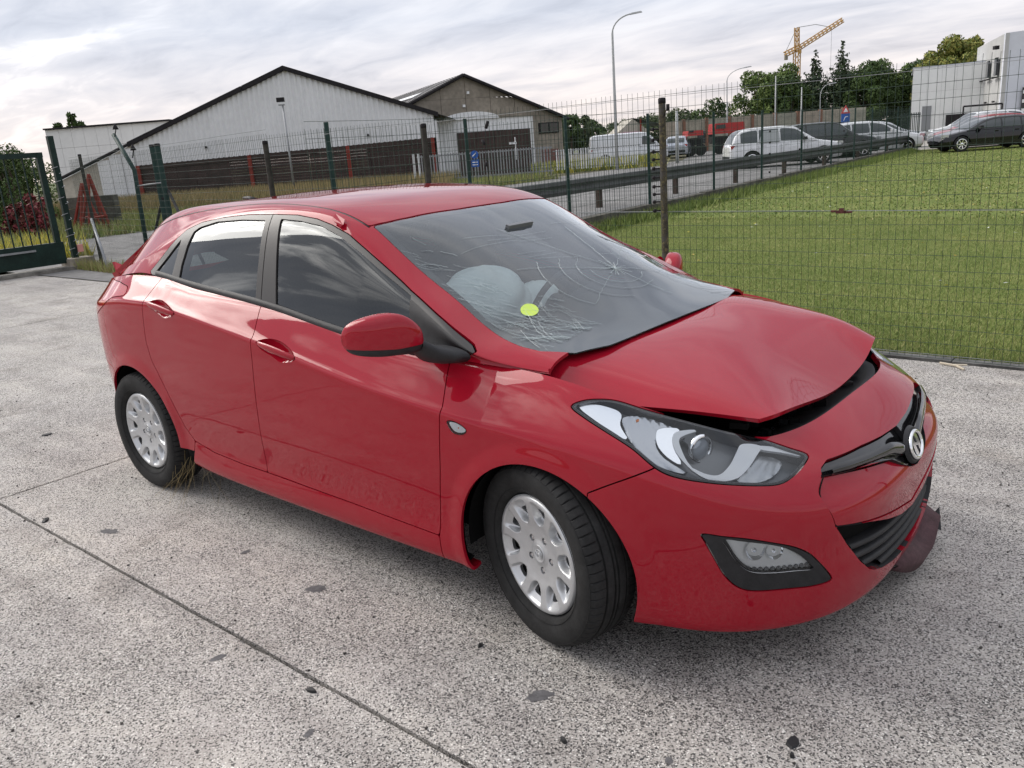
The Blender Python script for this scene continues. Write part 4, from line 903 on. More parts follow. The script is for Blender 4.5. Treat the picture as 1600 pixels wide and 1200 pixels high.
# ---- bonnet: buckled sheet, standing off the lamps and the bumper
HX = [[-.20, -.155, -.15, -.19, -.235, -.238, -.232, -.22, -.20], [.075, .07, .07, .06, .05, .05, .05, .05, .05], [.375, .375, .37, .37, .37, .37, .365, .36, .355], [.505, .51, .515, .52, .52, .52, .51, .50, .49], [.615, .637, .648, .652, .652, .648, .638, .626, .610]]
HY = [[-.705, -.62, -.48, -.25, 0, .25, .48, .62, .70], [-.692, -.61, -.48, -.25, 0, .25, .48, .61, .69], [-.637, -.57, -.44, -.23, 0, .23, .45, .57, .645], [-.590, -.537, -.425, -.22, 0, .215, .415, .525, .598], [-.545, -.50, -.41, -.21, 0, .2, .38, .48, .545]]
HZ = [[.936, .958, .950, .925, .912, .915, .922, .922, .918], [.846, .893, .922, .937, .940, .942, .945, .927, .905], [.822, .853, .874, .886, .886, .889, .898, .888, .862], [.811, .829, .840, .836, .824, .830, .850, .860, .838], [.800, .803, .797, .772, .750, .757, .785, .812, .806]]
hc = np.stack([np.array(HX), np.array(HY), np.array(HZ)], 2)
hr = spline([0, .32, .67, .85, 1.0], hc, np.linspace(0, 1, 70)); hcg = spline([0, .07, .17, .34, .5, .66, .83, .93, 1.0], hr.transpose(1, 0, 2), np.linspace(0, 1, 110))
q = hcg[..., 0]; w_ = hcg[..., 1]
hcg[..., 2] += .0015 * np.sin(q * 9 + w_ * 5) * np.clip((q + .1) / .3, 0, 1) + .0006 * np.sin(w_ * 15 + q * 11)
hood = Surf.grid(hcg)
if hood.N[:, 2].mean() < 0: hood = Surf(hood.V, -hood.N, [f[::-1] for f in hood.F])
ho = surf_obj('bonnet', hood, PAINT, car, .014); ho['label'] = 'buckled red bonnet standing open at its front edge'
und = hood.offset(-.016); surf_obj('bonnet_liner', Surf(und.V, -und.N, [f[::-1] for f in und.F]), DARK, ho)
# slam panel, seal and clutter between bonnet and bumper
sp_ = [(a, XM) for a in ()]
V = []; F = []
ys = np.linspace(-.60, .60, 41)
for i, y in enumerate(ys):
    xe = .700 - .09 * (abs(y) / .5)**3 * 1.0 if abs(y) < .5 else .61 - (abs(y) - .5) * 1.1
    for dx, z in ((0.002, .722), (-.018, .722), (-.034, .715), (-.05, .700), (-.14, .690), (-.16, .60)): V.append((xe + dx, y, z - .012 * (abs(y) / .6)**2))
    if i:
        for k in range(5): F.append(((i-1)*6 + k, i*6 + k, i*6 + k+1, (i-1)*6 + k+1))
sp = MB().add(V, F).build('slam_panel', BLACK, car, True)
rg = random.Random(4)
for k in range(26):
    y = rg.uniform(-.5, .5); MB().box((.56 + rg.uniform(-.07, .05) - .12*abs(y)**2, y, .705 + rg.uniform(-.01, .012)), (rg.uniform(.01, .05), rg.uniform(.01, .06), .02), Matrix.Rotation(rg.uniform(0, 3), 3, 'Z')).build('bracket', rg.choice([BLACK, DARK, GLOSSB, STEEL]), sp)
for y, x in ((.28, .60), (.05, .60), (.36, .57)): MB().box((x, y, .716), (.010, .014, .008)).build('clip', WHITEP, sp)
# dark tray between bonnet edge and lamp
for sd in SIDES:
    my = -1 if sd == 'R' else 1
    V = [(.14, .70, .77), (.14, .56, .77), (.60, .54, .69), (.60, .42, .69), (.64, .50, .68)]
    V = [(x, y * my, z) for x, y, z in V]; MB().add(V, [(0, 1, 3, 2), (2, 3, 4)]).build('lamp_tray', DARK, car, fix=False)
# ---- door mirrors: painted cap, black lower shell, glass, sail foot
def mirror(sd):
    my = -1 if sd == 'R' else 1
    #        y     xfront  xback   zlow   zhigh
    sec = [(.882, -.425, -.455, 1.000, 1.040), (.900, -.402, -.470, .988, 1.072), (.935, -.398, -.490, .982, 1.108), (.975, -.408, -.508, .985, 1.128), (1.02, -.430, -.530, .988, 1.130), (1.06, -.462, -.552, .994, 1.122), (1.085, -.495, -.566, 1.002, 1.110), (1.098, -.525, -.572, 1.016, 1.094), (1.104, -.548, -.574, 1.036, 1.072)]
    kn = np.linspace(0, 1, len(sec)); ss = spline(kn, np.array(sec), np.linspace(0, 1, 40)); n = 40
    P = np.zeros((40, n, 3))
    for i, (y, xf, xb, zl, zh) in enumerate(ss):
        for k in range(n):
            a = 2*PI*k/n; c, s_ = math.cos(a), math.sin(a); r = 1 / (abs(c)**3.2 + abs(s_)**3.2)**(1/3.2)
            x = (xf + xb)/2 + (xf - xb)/2 * c * r; z = (zl + zh)/2 + (zh - zl)/2 * s_ * r
            P[i, k] = (x, y, z)
    P = np.concatenate([P, P[:, :1]], 1)
    m = Surf.grid(P)
    if (m.N * (m.V - [-.48, .98, 1.06])).sum() < 0: m = Surf(m.V, -m.N, [f[::-1] for f in m.F])
    zc = m.V[:, 2] - (1.015 + .10 * np.clip(m.V[:, 1] - 1.0, 0, 1))
    root = part('door_mirror', m.clip(-zc), PAINT, side=sd, depth=.004)
    part('mirror_lower_shell', m.clip(zc).offset(-.002), BLACK, root, sd, .004)
    MB().lathe([(0, 0), (.045, .0), (.05, .004)], 24, 'x', (-.556, 1.0 * my, 1.06)).build('mirror_glass', CHROME, root, True)
    # cap ends
    e0 = [(x, y*my, z) for x, y, z in P[-1, :-1]]; MB().add(e0, [tuple(range(len(e0)))]).build('mirror_tip', PAINT, root)
    # foot: black bracket that sweeps from the sail panel to the shell
    prof = [(.80, -.40, .150, .955, .050), (.835, -.412, .125, .960, .052), (.865, -.425, .095, .972, .055), (.885, -.436, .070, .992, .050), (.905, -.445, .060, 1.012, .045)]
    V = []; F = []; nk = 20
    for i, (y, x, lx, z, h) in enumerate(prof):
        for k in range(nk):
            a = 2*PI*k/nk; V.append((x + lx * math.cos(a) * .75, y * my, z + h * .62 * math.sin(a)))
        if i:
            for k in range(nk): F.append(((i-1)*nk + k, (i-1)*nk + (k+1) % nk, i*nk + (k+1) % nk, i*nk + k))
    F.append(tuple(range(nk))); MB().add(V, F).build('mirror_foot', BLACK, root, True)
    # sail panel in the window corner
    sail = inside(U, XZ([(-.632, 1.118), (-.575, .93), (-.46, .935), (-.32, .955), (-.31, .972), (-.40, 1.015)]), 0).offset(.003)
    part('sail_panel', sail, BLACK, root, sd, .006)
    return root
for sd in SIDES:
    mr = mirror(sd)
    if sd == 'L': mr.location = (-.02, -.06, -.075)                                  # knocked down on its hinge

# ---- head lamps
INDG = mat('indicator_chrome', (.42, .43, .45), .2, .85)
RIBG = mat('ribbed_grey', (.40, .41, .42), .25, .6)
def region(key, grow=0.0, off=0.0, base=S): return inside(base, Outline(OUT[key]), grow).offset(off)
def facet(sf, amp, fx, fz):
    V = sf.V.copy(); V += sf.N * (amp * np.sin(V[:, 0] * fx) * (np.sin(V[:, 2] * fz) if fz else 1.0))[:, None]
    nn = np.zeros_like(V)
    for f in sf.F: nn[list(f)] += np.cross(V[f[1]] - V[f[0]], V[f[2]] - V[f[0]])
    return Surf(V, nn / (np.linalg.norm(nn, axis=1, keepdims=True) + 1e-12), sf.F)
for sd in SIDES:
    my = -1 if sd == 'R' else 1
    rim = outside(inside(S, oHL, -.001), Outline(OUT['headlight']), -.0085)
    hl = part('headlight', rim.offset(-.002), GLOSSB, side=sd, depth=.05); hl['label'] = 'clear headlamp with projector lens'
    part('lamp_bucket', inside(S, oHL, -.001).offset(-.055), GREYP, hl, sd, 0)
    part('lamp_lens', inside(S, oHL, -.006).offset(-.001), LENS, hl, sd, 0)
    part('tail_reflector', region('hl_chrome_tail', .0, -.012), CHROMEF, hl, sd, .010)
    part('indicator_reflector', facet(region('hl_indicator', .0, -.022), .0016, 520, 0), INDG, hl, sd, .02)
    part('side_reflector', region('hl_chrome_mid', .002, -.016), CHROMEF, hl, sd, .02)
    part('light_guide', region('hl_swoosh', .0015, -.011), WHITEP, hl, sd, .018)
    part('upper_light_guide', region('hl_upper_strip', .001, -.010), WHITEP, hl, sd, .008)
    part('ribbed_reflector', facet(region('hl_ribs', .0, -.034), .0014, 620, 0), RIBG, hl, sd, .01)
    c = Vector((.478, .672 * my, .728)); ax = Vector((.93, .34 * my, -.03)).normalized(); R3 = Vector((0, 0, 1)).rotation_difference(ax).to_matrix()
    pj = MB(); pj.lathe([(.036, -.03), (.040, .0), (.045, .012), (.046, .018), (.039, .024), (.034, .018)], 32, 'z'); pj.V = [tuple(c + R3 @ Vector(v)) for v in pj.V]; pj.build('projector_ring', CHROME, hl, True)
    pl = MB(); pl.lathe([(.034 * math.cos(a), .010 + .018 * math.sin(a)) for a in np.linspace(0, PI/2, 8)], 32, 'z'); pl.V = [tuple(c + R3 @ Vector(v)) for v in pl.V]; pl.build('projector_lens', mat('projector_glass', (.35, .38, .42), .03, .2, .9, coat=1), hl, True)
    bb = MB(); bb.lathe([(0, .0), (.006, .004), (.009, .014), (.004, .022), (0, .024)], 12, 'y', (.312, .735 * my, .80)); bb.build('indicator_bulb', AMBER, hl, True)

LAMPW = mat('pale_lamp_housing', (.70, .71, .72), .25, .0, .6)
# ---- fog lamps: black bezel, clear lamp with a string of light dots
for sd in SIDES:
    my = -1 if sd == 'R' else 1
    bz = outside(inside(S, oFB, -.002), oFL, .001); d = -oFB.sdf(bz.V); bz.V = bz.V - bz.N * (.020 * np.clip(d / .035, 0, 1))[:, None]
    fb = part('fog_lamp_bezel', bz, BLACK, side=sd, depth=.02)
    ins = inside(S, oFL, .0)
    part('fog_lens', ins.offset(-.018), LENS, fb, sd, .0)
    part('fog_housing', ins.offset(-.034), LAMPW, fb, sd, 0)
    wl = [(x, y * my, z) for x, y, z in (Outline(OUT['fog_lens']).P)]; nrm = Vector((.72, .69 * my, .1)).normalized()
    V = [Vector(v) - nrm * .016 for v in wl] + [Vector(v) - nrm * .036 for v in wl]; n = len(wl)
    MB().add(V, [(i, (i+1) % n, (i+1) % n + n, i + n) for i in range(n)]).build('fog_side_wall', WHITEP, fb, True)
    # bulb reflector
    fc = Vector((.672, .690 * my, .448)) - nrm * .020; R3 = Vector((0, 0, 1)).rotation_difference(nrm).to_matrix()
    for dx, rad in ((0, .030), (.058, .026)):
        pm = MB(); pm.lathe([(rad, .012), (rad * .8, .004), (rad * .45, -.004), (rad * .25, .0), (rad * .2, .010), (0, .012)], 20, 'z')
        off = Vector((.74, -.67 * my, -.12)).normalized() * dx
        pm.V = [tuple(fc + off + R3 @ Vector(v)) for v in pm.V]; pm.build('fog_reflector', CHROME if dx else CHROMEF, fb, True)
    path = smooth_loop([(.612, .752, .470), (.622, .742, .440), (.640, .728, .405), (.662, .708, .386), (.690, .686, .380), (.730, .650, .378), (.765, .612, .376), (.795, .573, .374)], 6, closed=False)
    cum = np.concatenate([[0], np.cumsum(np.linalg.norm(np.diff(path, axis=0), axis=1))])
    for s_ in np.linspace(.008, cum[-1] - .006, 17):
        k = np.searchsorted(cum, s_) - 1; k = max(0, min(k, len(path) - 2)); t = (s_ - cum[k]) / (cum[k+1] - cum[k] + 1e-9); q = path[k] * (1-t) + path[k+1] * t
        m_ = MB(); m_.lathe([(.0075, .0), (.0065, .004), (.003, .0035), (0, .001)], 10, 'z'); cc = Vector((q[0], q[1] * my, q[2] + .004)) - nrm * .027
        m_.V = [tuple(cc + R3 @ Vector(v)) for v in m_.V]; m_.build('light_dot', GREYP if int(s_ * 1000) % 2 else CHROMEF, fb, True)

# ---- upper grille wing and emblem, lower grille with its slats
wg = inside(S, oWG, -.002).offset(-.016); gw = part('upper_grille', wg, GLOSSB, side='C', depth=0)
wl = inside(S, oWG, .001); fl_v, fl_f = flange(wl, .03)
if len(fl_f):
    MB().add(np.vstack([fl_v, fl_v * [1, -1, 1]]), fl_f + [tuple(i + len(fl_v) for i in f[::-1]) for f in fl_f]).build('grille_recess_wall', BLACK, gw)
# raised gloss bar that follows the lower edge of the wing
V = []; F = []
for i, y in enumerate(np.linspace(-.47, .47, 61)):
    a = abs(y); z0 = .637 - .030 * max(0, 1 - a / .45) - .040 * max(0, 1 - a / .16); x0 = float(np.interp(a, [0, .09, .2, .3, .4, .47], [.914, .911, .893, .872, .846, .818])); h = .016 + .012 * max(0, 1 - a / .3)
    for dx, dz in ((-.012, h), (.0, h * .6), (.004, -.1 * h), (-.002, -h * .8), (-.012, -h)): V.append((x0 - .012 + dx, y, z0 + .008 + dz))
    if i:
        for k in range(4): F.append(((i-1)*5 + k, i*5 + k, i*5 + k+1, (i-1)*5 + k+1))
MB().add(V, F).build('grille_bar', GLOSSB, gw, True)
em = empty('emblem'); em.parent = gw
ec = Vector((.899, 0.0, .592)); R3 = Matrix.Rotation(math.radians(-16), 3, 'Y')
def emv(y, z, x): return tuple(ec + R3 @ Vector((x, y, z)))
mb = MB(); mb.V = [emv(a, b, c) for a, b, c in [(.078 * math.cos(t), .062 * math.sin(t), 0) for t in np.linspace(0, 2*PI, 40, endpoint=False)] + [(.070 * math.cos(t), .055 * math.sin(t), .010) for t in np.linspace(0, 2*PI, 40, endpoint=False)]]
mb.F = [(i, (i+1) % 40, (i+1) % 40 + 40, i + 40) for i in range(40)] + [tuple(range(40, 80))]; mb.build('badge_plinth', BLACK, em, True, auto=.6)
el = [(emv(.056 * math.cos(t), .042 * math.sin(t), .014)) for t in np.linspace(0, 2*PI, 48, endpoint=False)]
MB().tube(el, .0068, 10, closed=True).build('badge_ring', CHROME, em, True)
def plate(poly, x0, x1, name):
    m_ = MB(); n = len(poly); m_.V = [emv(y, z, x0) for y, z in poly] + [emv(y * .96, z * .96, x1) for y, z in poly]
    m_.F = [tuple(range(n)), tuple(range(2*n-1, n-1, -1))] + [(i, i+n, (i+1) % n + n, (i+1) % n) for i in range(n)]; m_.build(name, CHROME, em)
# slanted letter: seen from the front, +y is on the viewer's right
lf = smooth_loop([(-.040, -.030), (-.026, -.036), (-.018, -.018), (-.006, .012), (.004, .034), (-.012, .036), (-.024, .022), (-.034, -.004)], 4)
plate([(-a, b) for a, b in lf][::-1], .006, .016, 'badge_letter_stroke'); plate([(a, -b) for a, b in lf][::-1], .006, .016, 'badge_letter_stroke')
cb = smooth_loop([(-.014, -.006), (.000, -.004), (.014, .006), (.014, .012), (.000, .006), (-.014, .000)], 4); plate([(-a, b) for a, b in cb][::-1], .005, .0155, 'badge_letter_bar')
lg = inside(S, oLG, -.0).offset(-.055); gl = part('lower_grille', lg, DARK, side='C', depth=0)
wl = inside(S, oLG, .001); fl_v, fl_f = flange(wl, .06)
fl_k = [f for f in fl_f if max(abs(fl_v[i][1]) for i in f) > .02]
MB().add(np.vstack([fl_v, fl_v * [1, -1, 1]]), fl_k + [tuple(i + len(fl_v) for i in f[::-1]) for f in fl_k]).build('lower_grille_frame', BLACK, gl)
lowpoly = np.array([p_ for p_ in LOWER if p_[0] >= 0])
for kk, f_ in enumerate((.14, .36, .58, .80)):
    V = []; F = []; k = 0
    for i, y in enumerate(np.linspace(-.52, .52, 81)):
        a = abs(y); top = float(np.interp(a, [0, .12, .236, .38, .525], [.380, .394, .424, .468, .500])); bot = float(np.interp(a, [0, .12, .24, .305, .345, .405, .473, .525], [.222, .232, .256, .276, .295, .347, .428, .500]))
        z = top + (bot - top) * f_; zb = .380 + (.222 - .380) * f_ + .16 * a * a * (1.25 - f_ * .5)
        if zb < bot + .004 or zb > top - .004: continue
        x0 = float(np.interp(a, [0, .1, .2, .3, .4, .5, .55], [.912, .910, .905, .894, .876, .848, .828]))
        for dx, dz in ((-.045, .012), (-.010, .012), (.0, .004), (-.006, -.008), (-.045, -.004)): V.append((x0 - .012 + dx, y, zb + dz))
        if k and abs(y - last) < .02:
            for j in range(4): F.append(((k-1)*5 + j, k*5 + j, k*5 + j+1, (k-1)*5 + j+1))
        last = y; k += 1
    MB().add(V, F).build('grille_slat', BLACK, gl, True)
# empty plate holder scar on the bumper
MB().lathe([(0, .004), (.006, .003), (.008, 0)], 10, 'x', (.906, -.10, .452)).build('plate_screw', CHROMEF, bmp, True)
# torn under-tray hanging below the bumper
V = []; F = []
for i, t in enumerate(np.linspace(0, 1, 14)):
    y = -.02 + .62 * t; x = .855 - .02 * t + .035 * math.sin(t * 3); z0 = .135 - .095 * math.sin(PI * min(1, t * 1.1))**.8; z1 = .175 - .06 * t + .03 * math.sin(9 * t)
    if t > .9: z0, z1 = .05, .125
    for dx, z in ((-.10, z1 + .02), (-.02, z1), (.035, (z0 + z1) / 2), (.02, z0 + .004), (-.04, z0)): V.append((x + dx, y, max(z, .006)))
    if i:
        for k in range(4): F.append(((i-1)*5 + k, i*5 + k, i*5 + k+1, (i-1)*5 + k+1))
tt = MB().add(V, F).build('torn_undertray', speckle('worn_maroon_plastic', (.085, .045, .05), .3, 25, .7), bmp, True); tt['label'] = 'torn maroon under-tray hanging below the bumper'
tt.modifiers.new('s', 'SOLIDIFY').thickness = .005
MB().add([(.845, .55, .05), (.885, .58, .035), (.862, .625, .115), (.83, .59, .065)], [(0, 1, 2), (0, 2, 3)]).build('torn_tip', BLACK, tt, fix=False)
# bent flap at the top of the windscreen pillar
fl = MB().add([(-1.14, -.628, 1.402), (-1.07, -.638, 1.374), (-1.082, -.645, 1.366), (-1.135, -.640, 1.392), (-1.11, -.646, 1.386), (-1.15, -.605, 1.415), (-1.085, -.615, 1.392)], [(5, 6, 1, 0), (0, 1, 2, 4, 3)]).build('bent_trim_flap', PAINT, car, fix=False)
MB().tube([(-2.52, -.06, 1.435), (-2.58, -.06, 1.452), (-2.64, -.06, 1.455)], [.020, .012, .006], 8).build('aerial_base', BLACK, car, True)

# ---- wheels
TYRE_PROF = [(.2085, .062), (.216, .080), (.235, .092), (.262, .0985), (.285, .0975), (.300, .092), (.3085, .083), (.3125, .074), (.3145, .062), (.3155, .0445), (.3085, .0435), (.3085, .0365), (.316, .0355), (.317, .012), (.310, .011), (.310, .004), (.317, .003), (.317, -.003), (.310, -.004), (.310, -.011), (.317, -.012), (.316, -.0355), (.3085, -.0365), (.3085, -.0435), (.3155, -.0445), (.312, -.074), (.300, -.092), (.262, -.0985), (.235, -.092), (.2085, -.075)]
def make_tyre():
    n = 528; V = []; F = []; rg = random.Random(2)
    for i, (r, h) in enumerate(TYRE_PROF):
        for k in range(n):
            a = 2*PI*k/n + (0 if abs(h) < .03 else (abs(h) - .03) * .25); rr_ = r
            if r > .3075 and k % 8 == 0 and (.046 < abs(h) < .084): rr_ -= .007                 # shoulder sipes
            if r > .3155 and k % 12 == 2 and (.014 < abs(h) < .034): rr_ -= .004
            if abs(h) > .09 and .240 < r < .25: rr_ += 0
            V.append((rr_ * math.cos(a), h, rr_ * math.sin(a)))
    for i in range(len(TYRE_PROF) - 1):
        for k in range(n): F.append((i*n + k, (i+1)*n + k, (i+1)*n + (k+1) % n, i*n + (k+1) % n))
    mb_ = MB().add(V, F)
    for rr_ in (.232, .298): mb_.tube([(rr_ * math.cos(t), .093 if rr_ < .25 else .0935, rr_ * math.sin(t)) for t in np.linspace(0, 2*PI, 96, endpoint=False)], .0012, 5, closed=True)
    return mb_
def make_cover():
    """wheel cover: dished disc with ten windows in five pairs"""
    na, nr = 360, 64; r = np.linspace(0, .2075, nr); h = pchip([0, .03, .05, .085, .12, .165, .190, .2025, .2075], [.066, .066, .061, .064, .072, .078, .082, .080, .072], r)
    a = np.linspace(0, 2*PI, na + 1); P = np.stack([r[:, None] * np.cos(a), np.repeat(h[:, None], na + 1, 1), r[:, None] * np.sin(a)], 2)
    m = Surf.grid(P)
    if m.N[:, 1].mean() < 0: m = Surf(m.V, -m.N, [f[::-1] for f in m.F])
    win = []; hole = []
    for k in range(5):
        for s_ in (-1, 1):
            c = PI/2 + 2*PI*k/5 + s_ * math.radians(18.0)
            ring = lambda L: XZ(smooth_loop([(q * math.cos(c + math.radians(da)), q * math.sin(c + math.radians(da))) for q, da in L], 5))
            win.append(ring(((.188, -11.5), (.191, 0), (.188, 11.5), (.155, 12.0), (.126, 10.0), (.111, 0), (.126, -10.0), (.155, -12.0))))
            hole.append(ring(((.163, -7.5), (.166, 0), (.163, 7.5), (.145, 8.0), (.130, 6.5), (.121, 0), (.130, -6.5), (.145, -8.0))))
    nuts = [XZ([(.060 * math.cos(PI/2 + 2*PI*(k+.5)/5) + .0125 * math.cos(t), .060 * math.sin(PI/2 + 2*PI*(k+.5)/5) + .0125 * math.sin(t)) for t in np.linspace(0, 2*PI, 16, endpoint=False)]) for k in range(5)]
    # each window is a tray whose floor falls away towards the hub, with a hole in it
    dmin = np.min([w_.sdf(m.V) for w_ in win], 0); rad_ = np.hypot(m.V[:, 0], m.V[:, 2])
    m.V[:, 1] -= np.clip(-dmin / .007, 0, 1) * (.006 + .022 * np.clip((.188 - rad_) / .05, 0, 1))
    nn = np.zeros_like(m.V)
    for f in m.F: nn[list(f)] += np.cross(m.V[f[1]] - m.V[f[0]], m.V[f[2]] - m.V[f[0]])
    g1 = nn.reshape(nr, na + 1, 3); g1[:, 0] += g1[:, -1]; g1[:, -1] = g1[:, 0]; nn = g1.reshape(-1, 3); m.N = nn / (np.linalg.norm(nn, axis=1, keepdims=True) + 1e-12)
    for w_ in hole + nuts: m = outside(m, w_, 0)
    return m
COVER = make_cover(); COVER.N *= np.sign(COVER.N[:, 1].mean() or 1)
rimv, rimf = flange(COVER, .022)
def make_wheel(x, y, steer, rot, label):
    o = empty('wheel', (x, y, .3165)); o.parent = car; sgn = -1 if y < 0 else 1
    o['label'] = label
    o.rotation_euler = (0, 0, steer + (PI if sgn < 0 else 0))
    ty = tyre_proto if not make_wheel.used else None
    t = bpy.data.objects.new('tyre', TY.data) if make_wheel.used else TY; 
    if make_wheel.used: C.objects.link(t)
    t.parent = o
    def child(name, src):
        c_ = src if not make_wheel.used else bpy.data.objects.new(name, src.data)
        if make_wheel.used: C.objects.link(c_)
        c_.parent = o; c_.rotation_euler = (0, rot, 0); return c_
    for nm, src in PARTS_W: child(nm, src)
    make_wheel.used = True; return o
make_wheel.used = False; tyre_proto = None
TY = make_tyre().build('tyre', RUB, None, True, auto=.7)
cov = surf_obj('wheel_cover', COVER, ALU, None, .020)
lip = MB().lathe([(.2065, .074), (.2075, .066), (.205, .058)], 96).build('cover_lip', ALU, None, True)
dsc = MB().lathe([(0, .03), (.06, .028), (.10, .012), (.15, .010), (.165, .020), (.19, .03), (.205, .055)], 64).build('steel_wheel', STEEL, None, True)
PARTS_W = [('wheel_cover', cov), ('cover_lip', lip), ('steel_wheel', dsc)]
for k in range(5):
    a = PI/2 + 2*PI*(k + .5)/5; c_ = (.060 * math.cos(a), 0, .060 * math.sin(a))
    nb = MB().lathe([(.010, .040), (.010, .054), (.0075, .059), (0, .060)], 6, 'y', c_).build('lug_nut', CHROMEF); PARTS_W.append(('lug_nut', nb))
cp = MB().lathe([(.0315, .0645), (.0315, .068), (.029, .0685), (.027, .067), (0, .068)], 40).tube([(.020 * math.cos(t), .0685, .015 * math.sin(t)) for t in np.linspace(0, 2*PI, 24, endpoint=False)], .0016, 6, closed=True)
for s_ in (-1, 1): cp.tube([(s_ * .009 - .004, .0685, -.010), (s_ * .009, .0685, 0), (s_ * .009 + .004, .0685, .010)], .0022, 6)
cp.tube([(-.009, .0685, -.002), (.009, .0685, .002)], .0018, 6); PARTS_W.append(('centre_cap', cp.build('centre_cap', ALU, None, True)))
make_wheel(0.0, -.775, -.278, .15, 'steered front wheel with silver ten-window cover')
make_wheel(-2.65, -.775, 0, -.05, 'rear wheel with silver ten-window cover')
make_wheel(0.0, .775, -.278, .5, 'far front wheel'); make_wheel(-2.65, .775, 0, 1.0, 'far rear wheel')
# dry grass caught under the sill behind the rear wheel is built with the debris

# ---- interior
MB().box((-1.35, 0, .30), (2.6, 1.45, .06)).build('cabin_floor', DARK, car)
def seat(x, y, w, name='front_seat'):
    r_ = empty(name, (x, y, 0)); r_.parent = car
    def pad(cx, cz, lx, lz, ly, rot, nm, par=r_):
        V = []; F = []; n = 16; m_ = 12
        for i in range(m_ + 1):
            t = -1 + 2*i/m_; k = (1 - abs(t)**4)**.25 if abs(t) < 1 else 0
            for j in range(n):
                a = 2*PI*j/n; c, s_ = math.cos(a), math.sin(a); rr_ = 1 / (abs(c)**3 + abs(s_)**3)**(1/3)
                v = Vector((lx * c * rr_ * (.4 + .6*k), t * ly, lz * s_ * rr_ * (.4 + .6*k))); v.rotate(Matrix.Rotation(rot, 3, 'Y')); V.append((v.x + cx, v.y, v.z + cz))
            if i:
                for j in range(n): F.append(((i-1)*n + j, (i-1)*n + (j+1) % n, i*n + (j+1) % n, i*n + j))
        F.append(tuple(range(n))); F.append(tuple(m_*n + j for j in range(n)))
        MB().add(V, F).build(nm, CLOTH, par, True)
    pad(0, .52, .26, .08, w/2, -.08, 'seat_cushion'); pad(-.30, .86, .075, .33, w/2 * .95, -.32, 'seat_backrest'); pad(-.43, 1.24, .05, .09, .13 if w < .8 else w/2 * .7, -.22, 'headrest')
seat(-1.02, -.36, .50); seat(-1.02, .36, .50); seat(-1.95, 0, 1.25, 'rear_bench')
# dashboard
V = []; F = []
prof = [(-.22, .90), (-.30, .945), (-.42, .965), (-.55, .955), (-.66, .905), (-.69, .82), (-.62, .60), (-.55, .45)]
for i, y in enumerate(np.linspace(-.70, .70, 41)):
    hump = .055 * math.exp(-((y - .36) / .17)**2)
    for k, (x, z) in enumerate(prof): V.append((x - .02 * math.cos(y * 2), y, z + (hump if 1 <= k <= 4 else 0) - .02 * abs(y)**2))
    if i:
        for k in range(len(prof) - 1): F.append(((i-1)*8 + k, i*8 + k, i*8 + k+1, (i-1)*8 + k+1))
db = MB().add(V, F).build('dashboard', DASH, car, True)
sw = empty('steering_wheel', (-.80, .36, .88)); sw.parent = car; sw.rotation_euler = (0, math.radians(-65), 0)
MB().tube([(.185 * math.cos(t), .185 * math.sin(t), 0) for t in np.linspace(0, 2*PI, 40, endpoint=False)], .015, 8, closed=True).build('steering_rim', BLACK, sw, True)
MB().lathe([(.0, -.03), (.06, -.03), (.07, 0), (.05, .03), (0, .035)], 20, 'z').build('steering_hub', BLACK, sw, True)
for a in (0, PI, PI*1.5): MB().tube([(0, 0, 0), (.18 * math.cos(a + PI/2), .18 * math.sin(a + PI/2), 0)], .014, 6).build('steering_spoke', BLACK, sw, True)
def bag(c, r, seed, name):
    rg_ = random.Random(seed); n, m_ = 48, 30; V = []; F = []; ph = [(rg_.uniform(2, 7), rg_.uniform(0, 6), rg_.uniform(2, 6)) for _ in range(7)]
    for i in range(m_ + 1):
        th = PI * i / m_
        for j in range(n):
            a = 2*PI*j/n; d = 1 + .045 * sum((abs(math.sin((f * a + p_ + g * th) * .5)) - .6) * math.sin(th) for f, p_, g in ph)
            V.append((c[0] + r[0]*d*math.sin(th)*math.cos(a), c[1] + r[1]*d*math.sin(th)*math.sin(a), c[2] + r[2]*d*math.cos(th)))
        if i:
            for j in range(n): F.append(((i-1)*n + j, i*n + j, i*n + (j+1) % n, (i-1)*n + (j+1) % n))
    MB().add(V, F).build(name, AIRBAG, car, True)
bag((-.60, -.37, 1.035), (.17, .195, .15), 3, 'passenger_airbag'); bag((-.93, .36, .86), (.10, .19, .13), 8, 'driver_airbag')
for sd in (-1, 1):
    # door inner trim keeps daylight out of the footwells
    MB().box((-1.42, sd * .755, .61), (1.7, .05, .62)).build('door_trim', DASH, car)
MB().box((-2.55, 0, .62), (.30, 1.40, .60)).build('boot_trim', DARK, car)
for sd in SIDES: part('pillar_trim', inside(U, XZ([(-2.16, 1.10), (-2.16, 1.36), (-2.26, 1.36), (-2.60, 1.10)]), 0).offset(-.05), DASH, side=sd, depth=0)
MB().box((-.70, 0, 1.290), (.02, .16, .04), Matrix.Rotation(.3, 3, 'Y')).build('rear_view_mirror', GREYP, car)

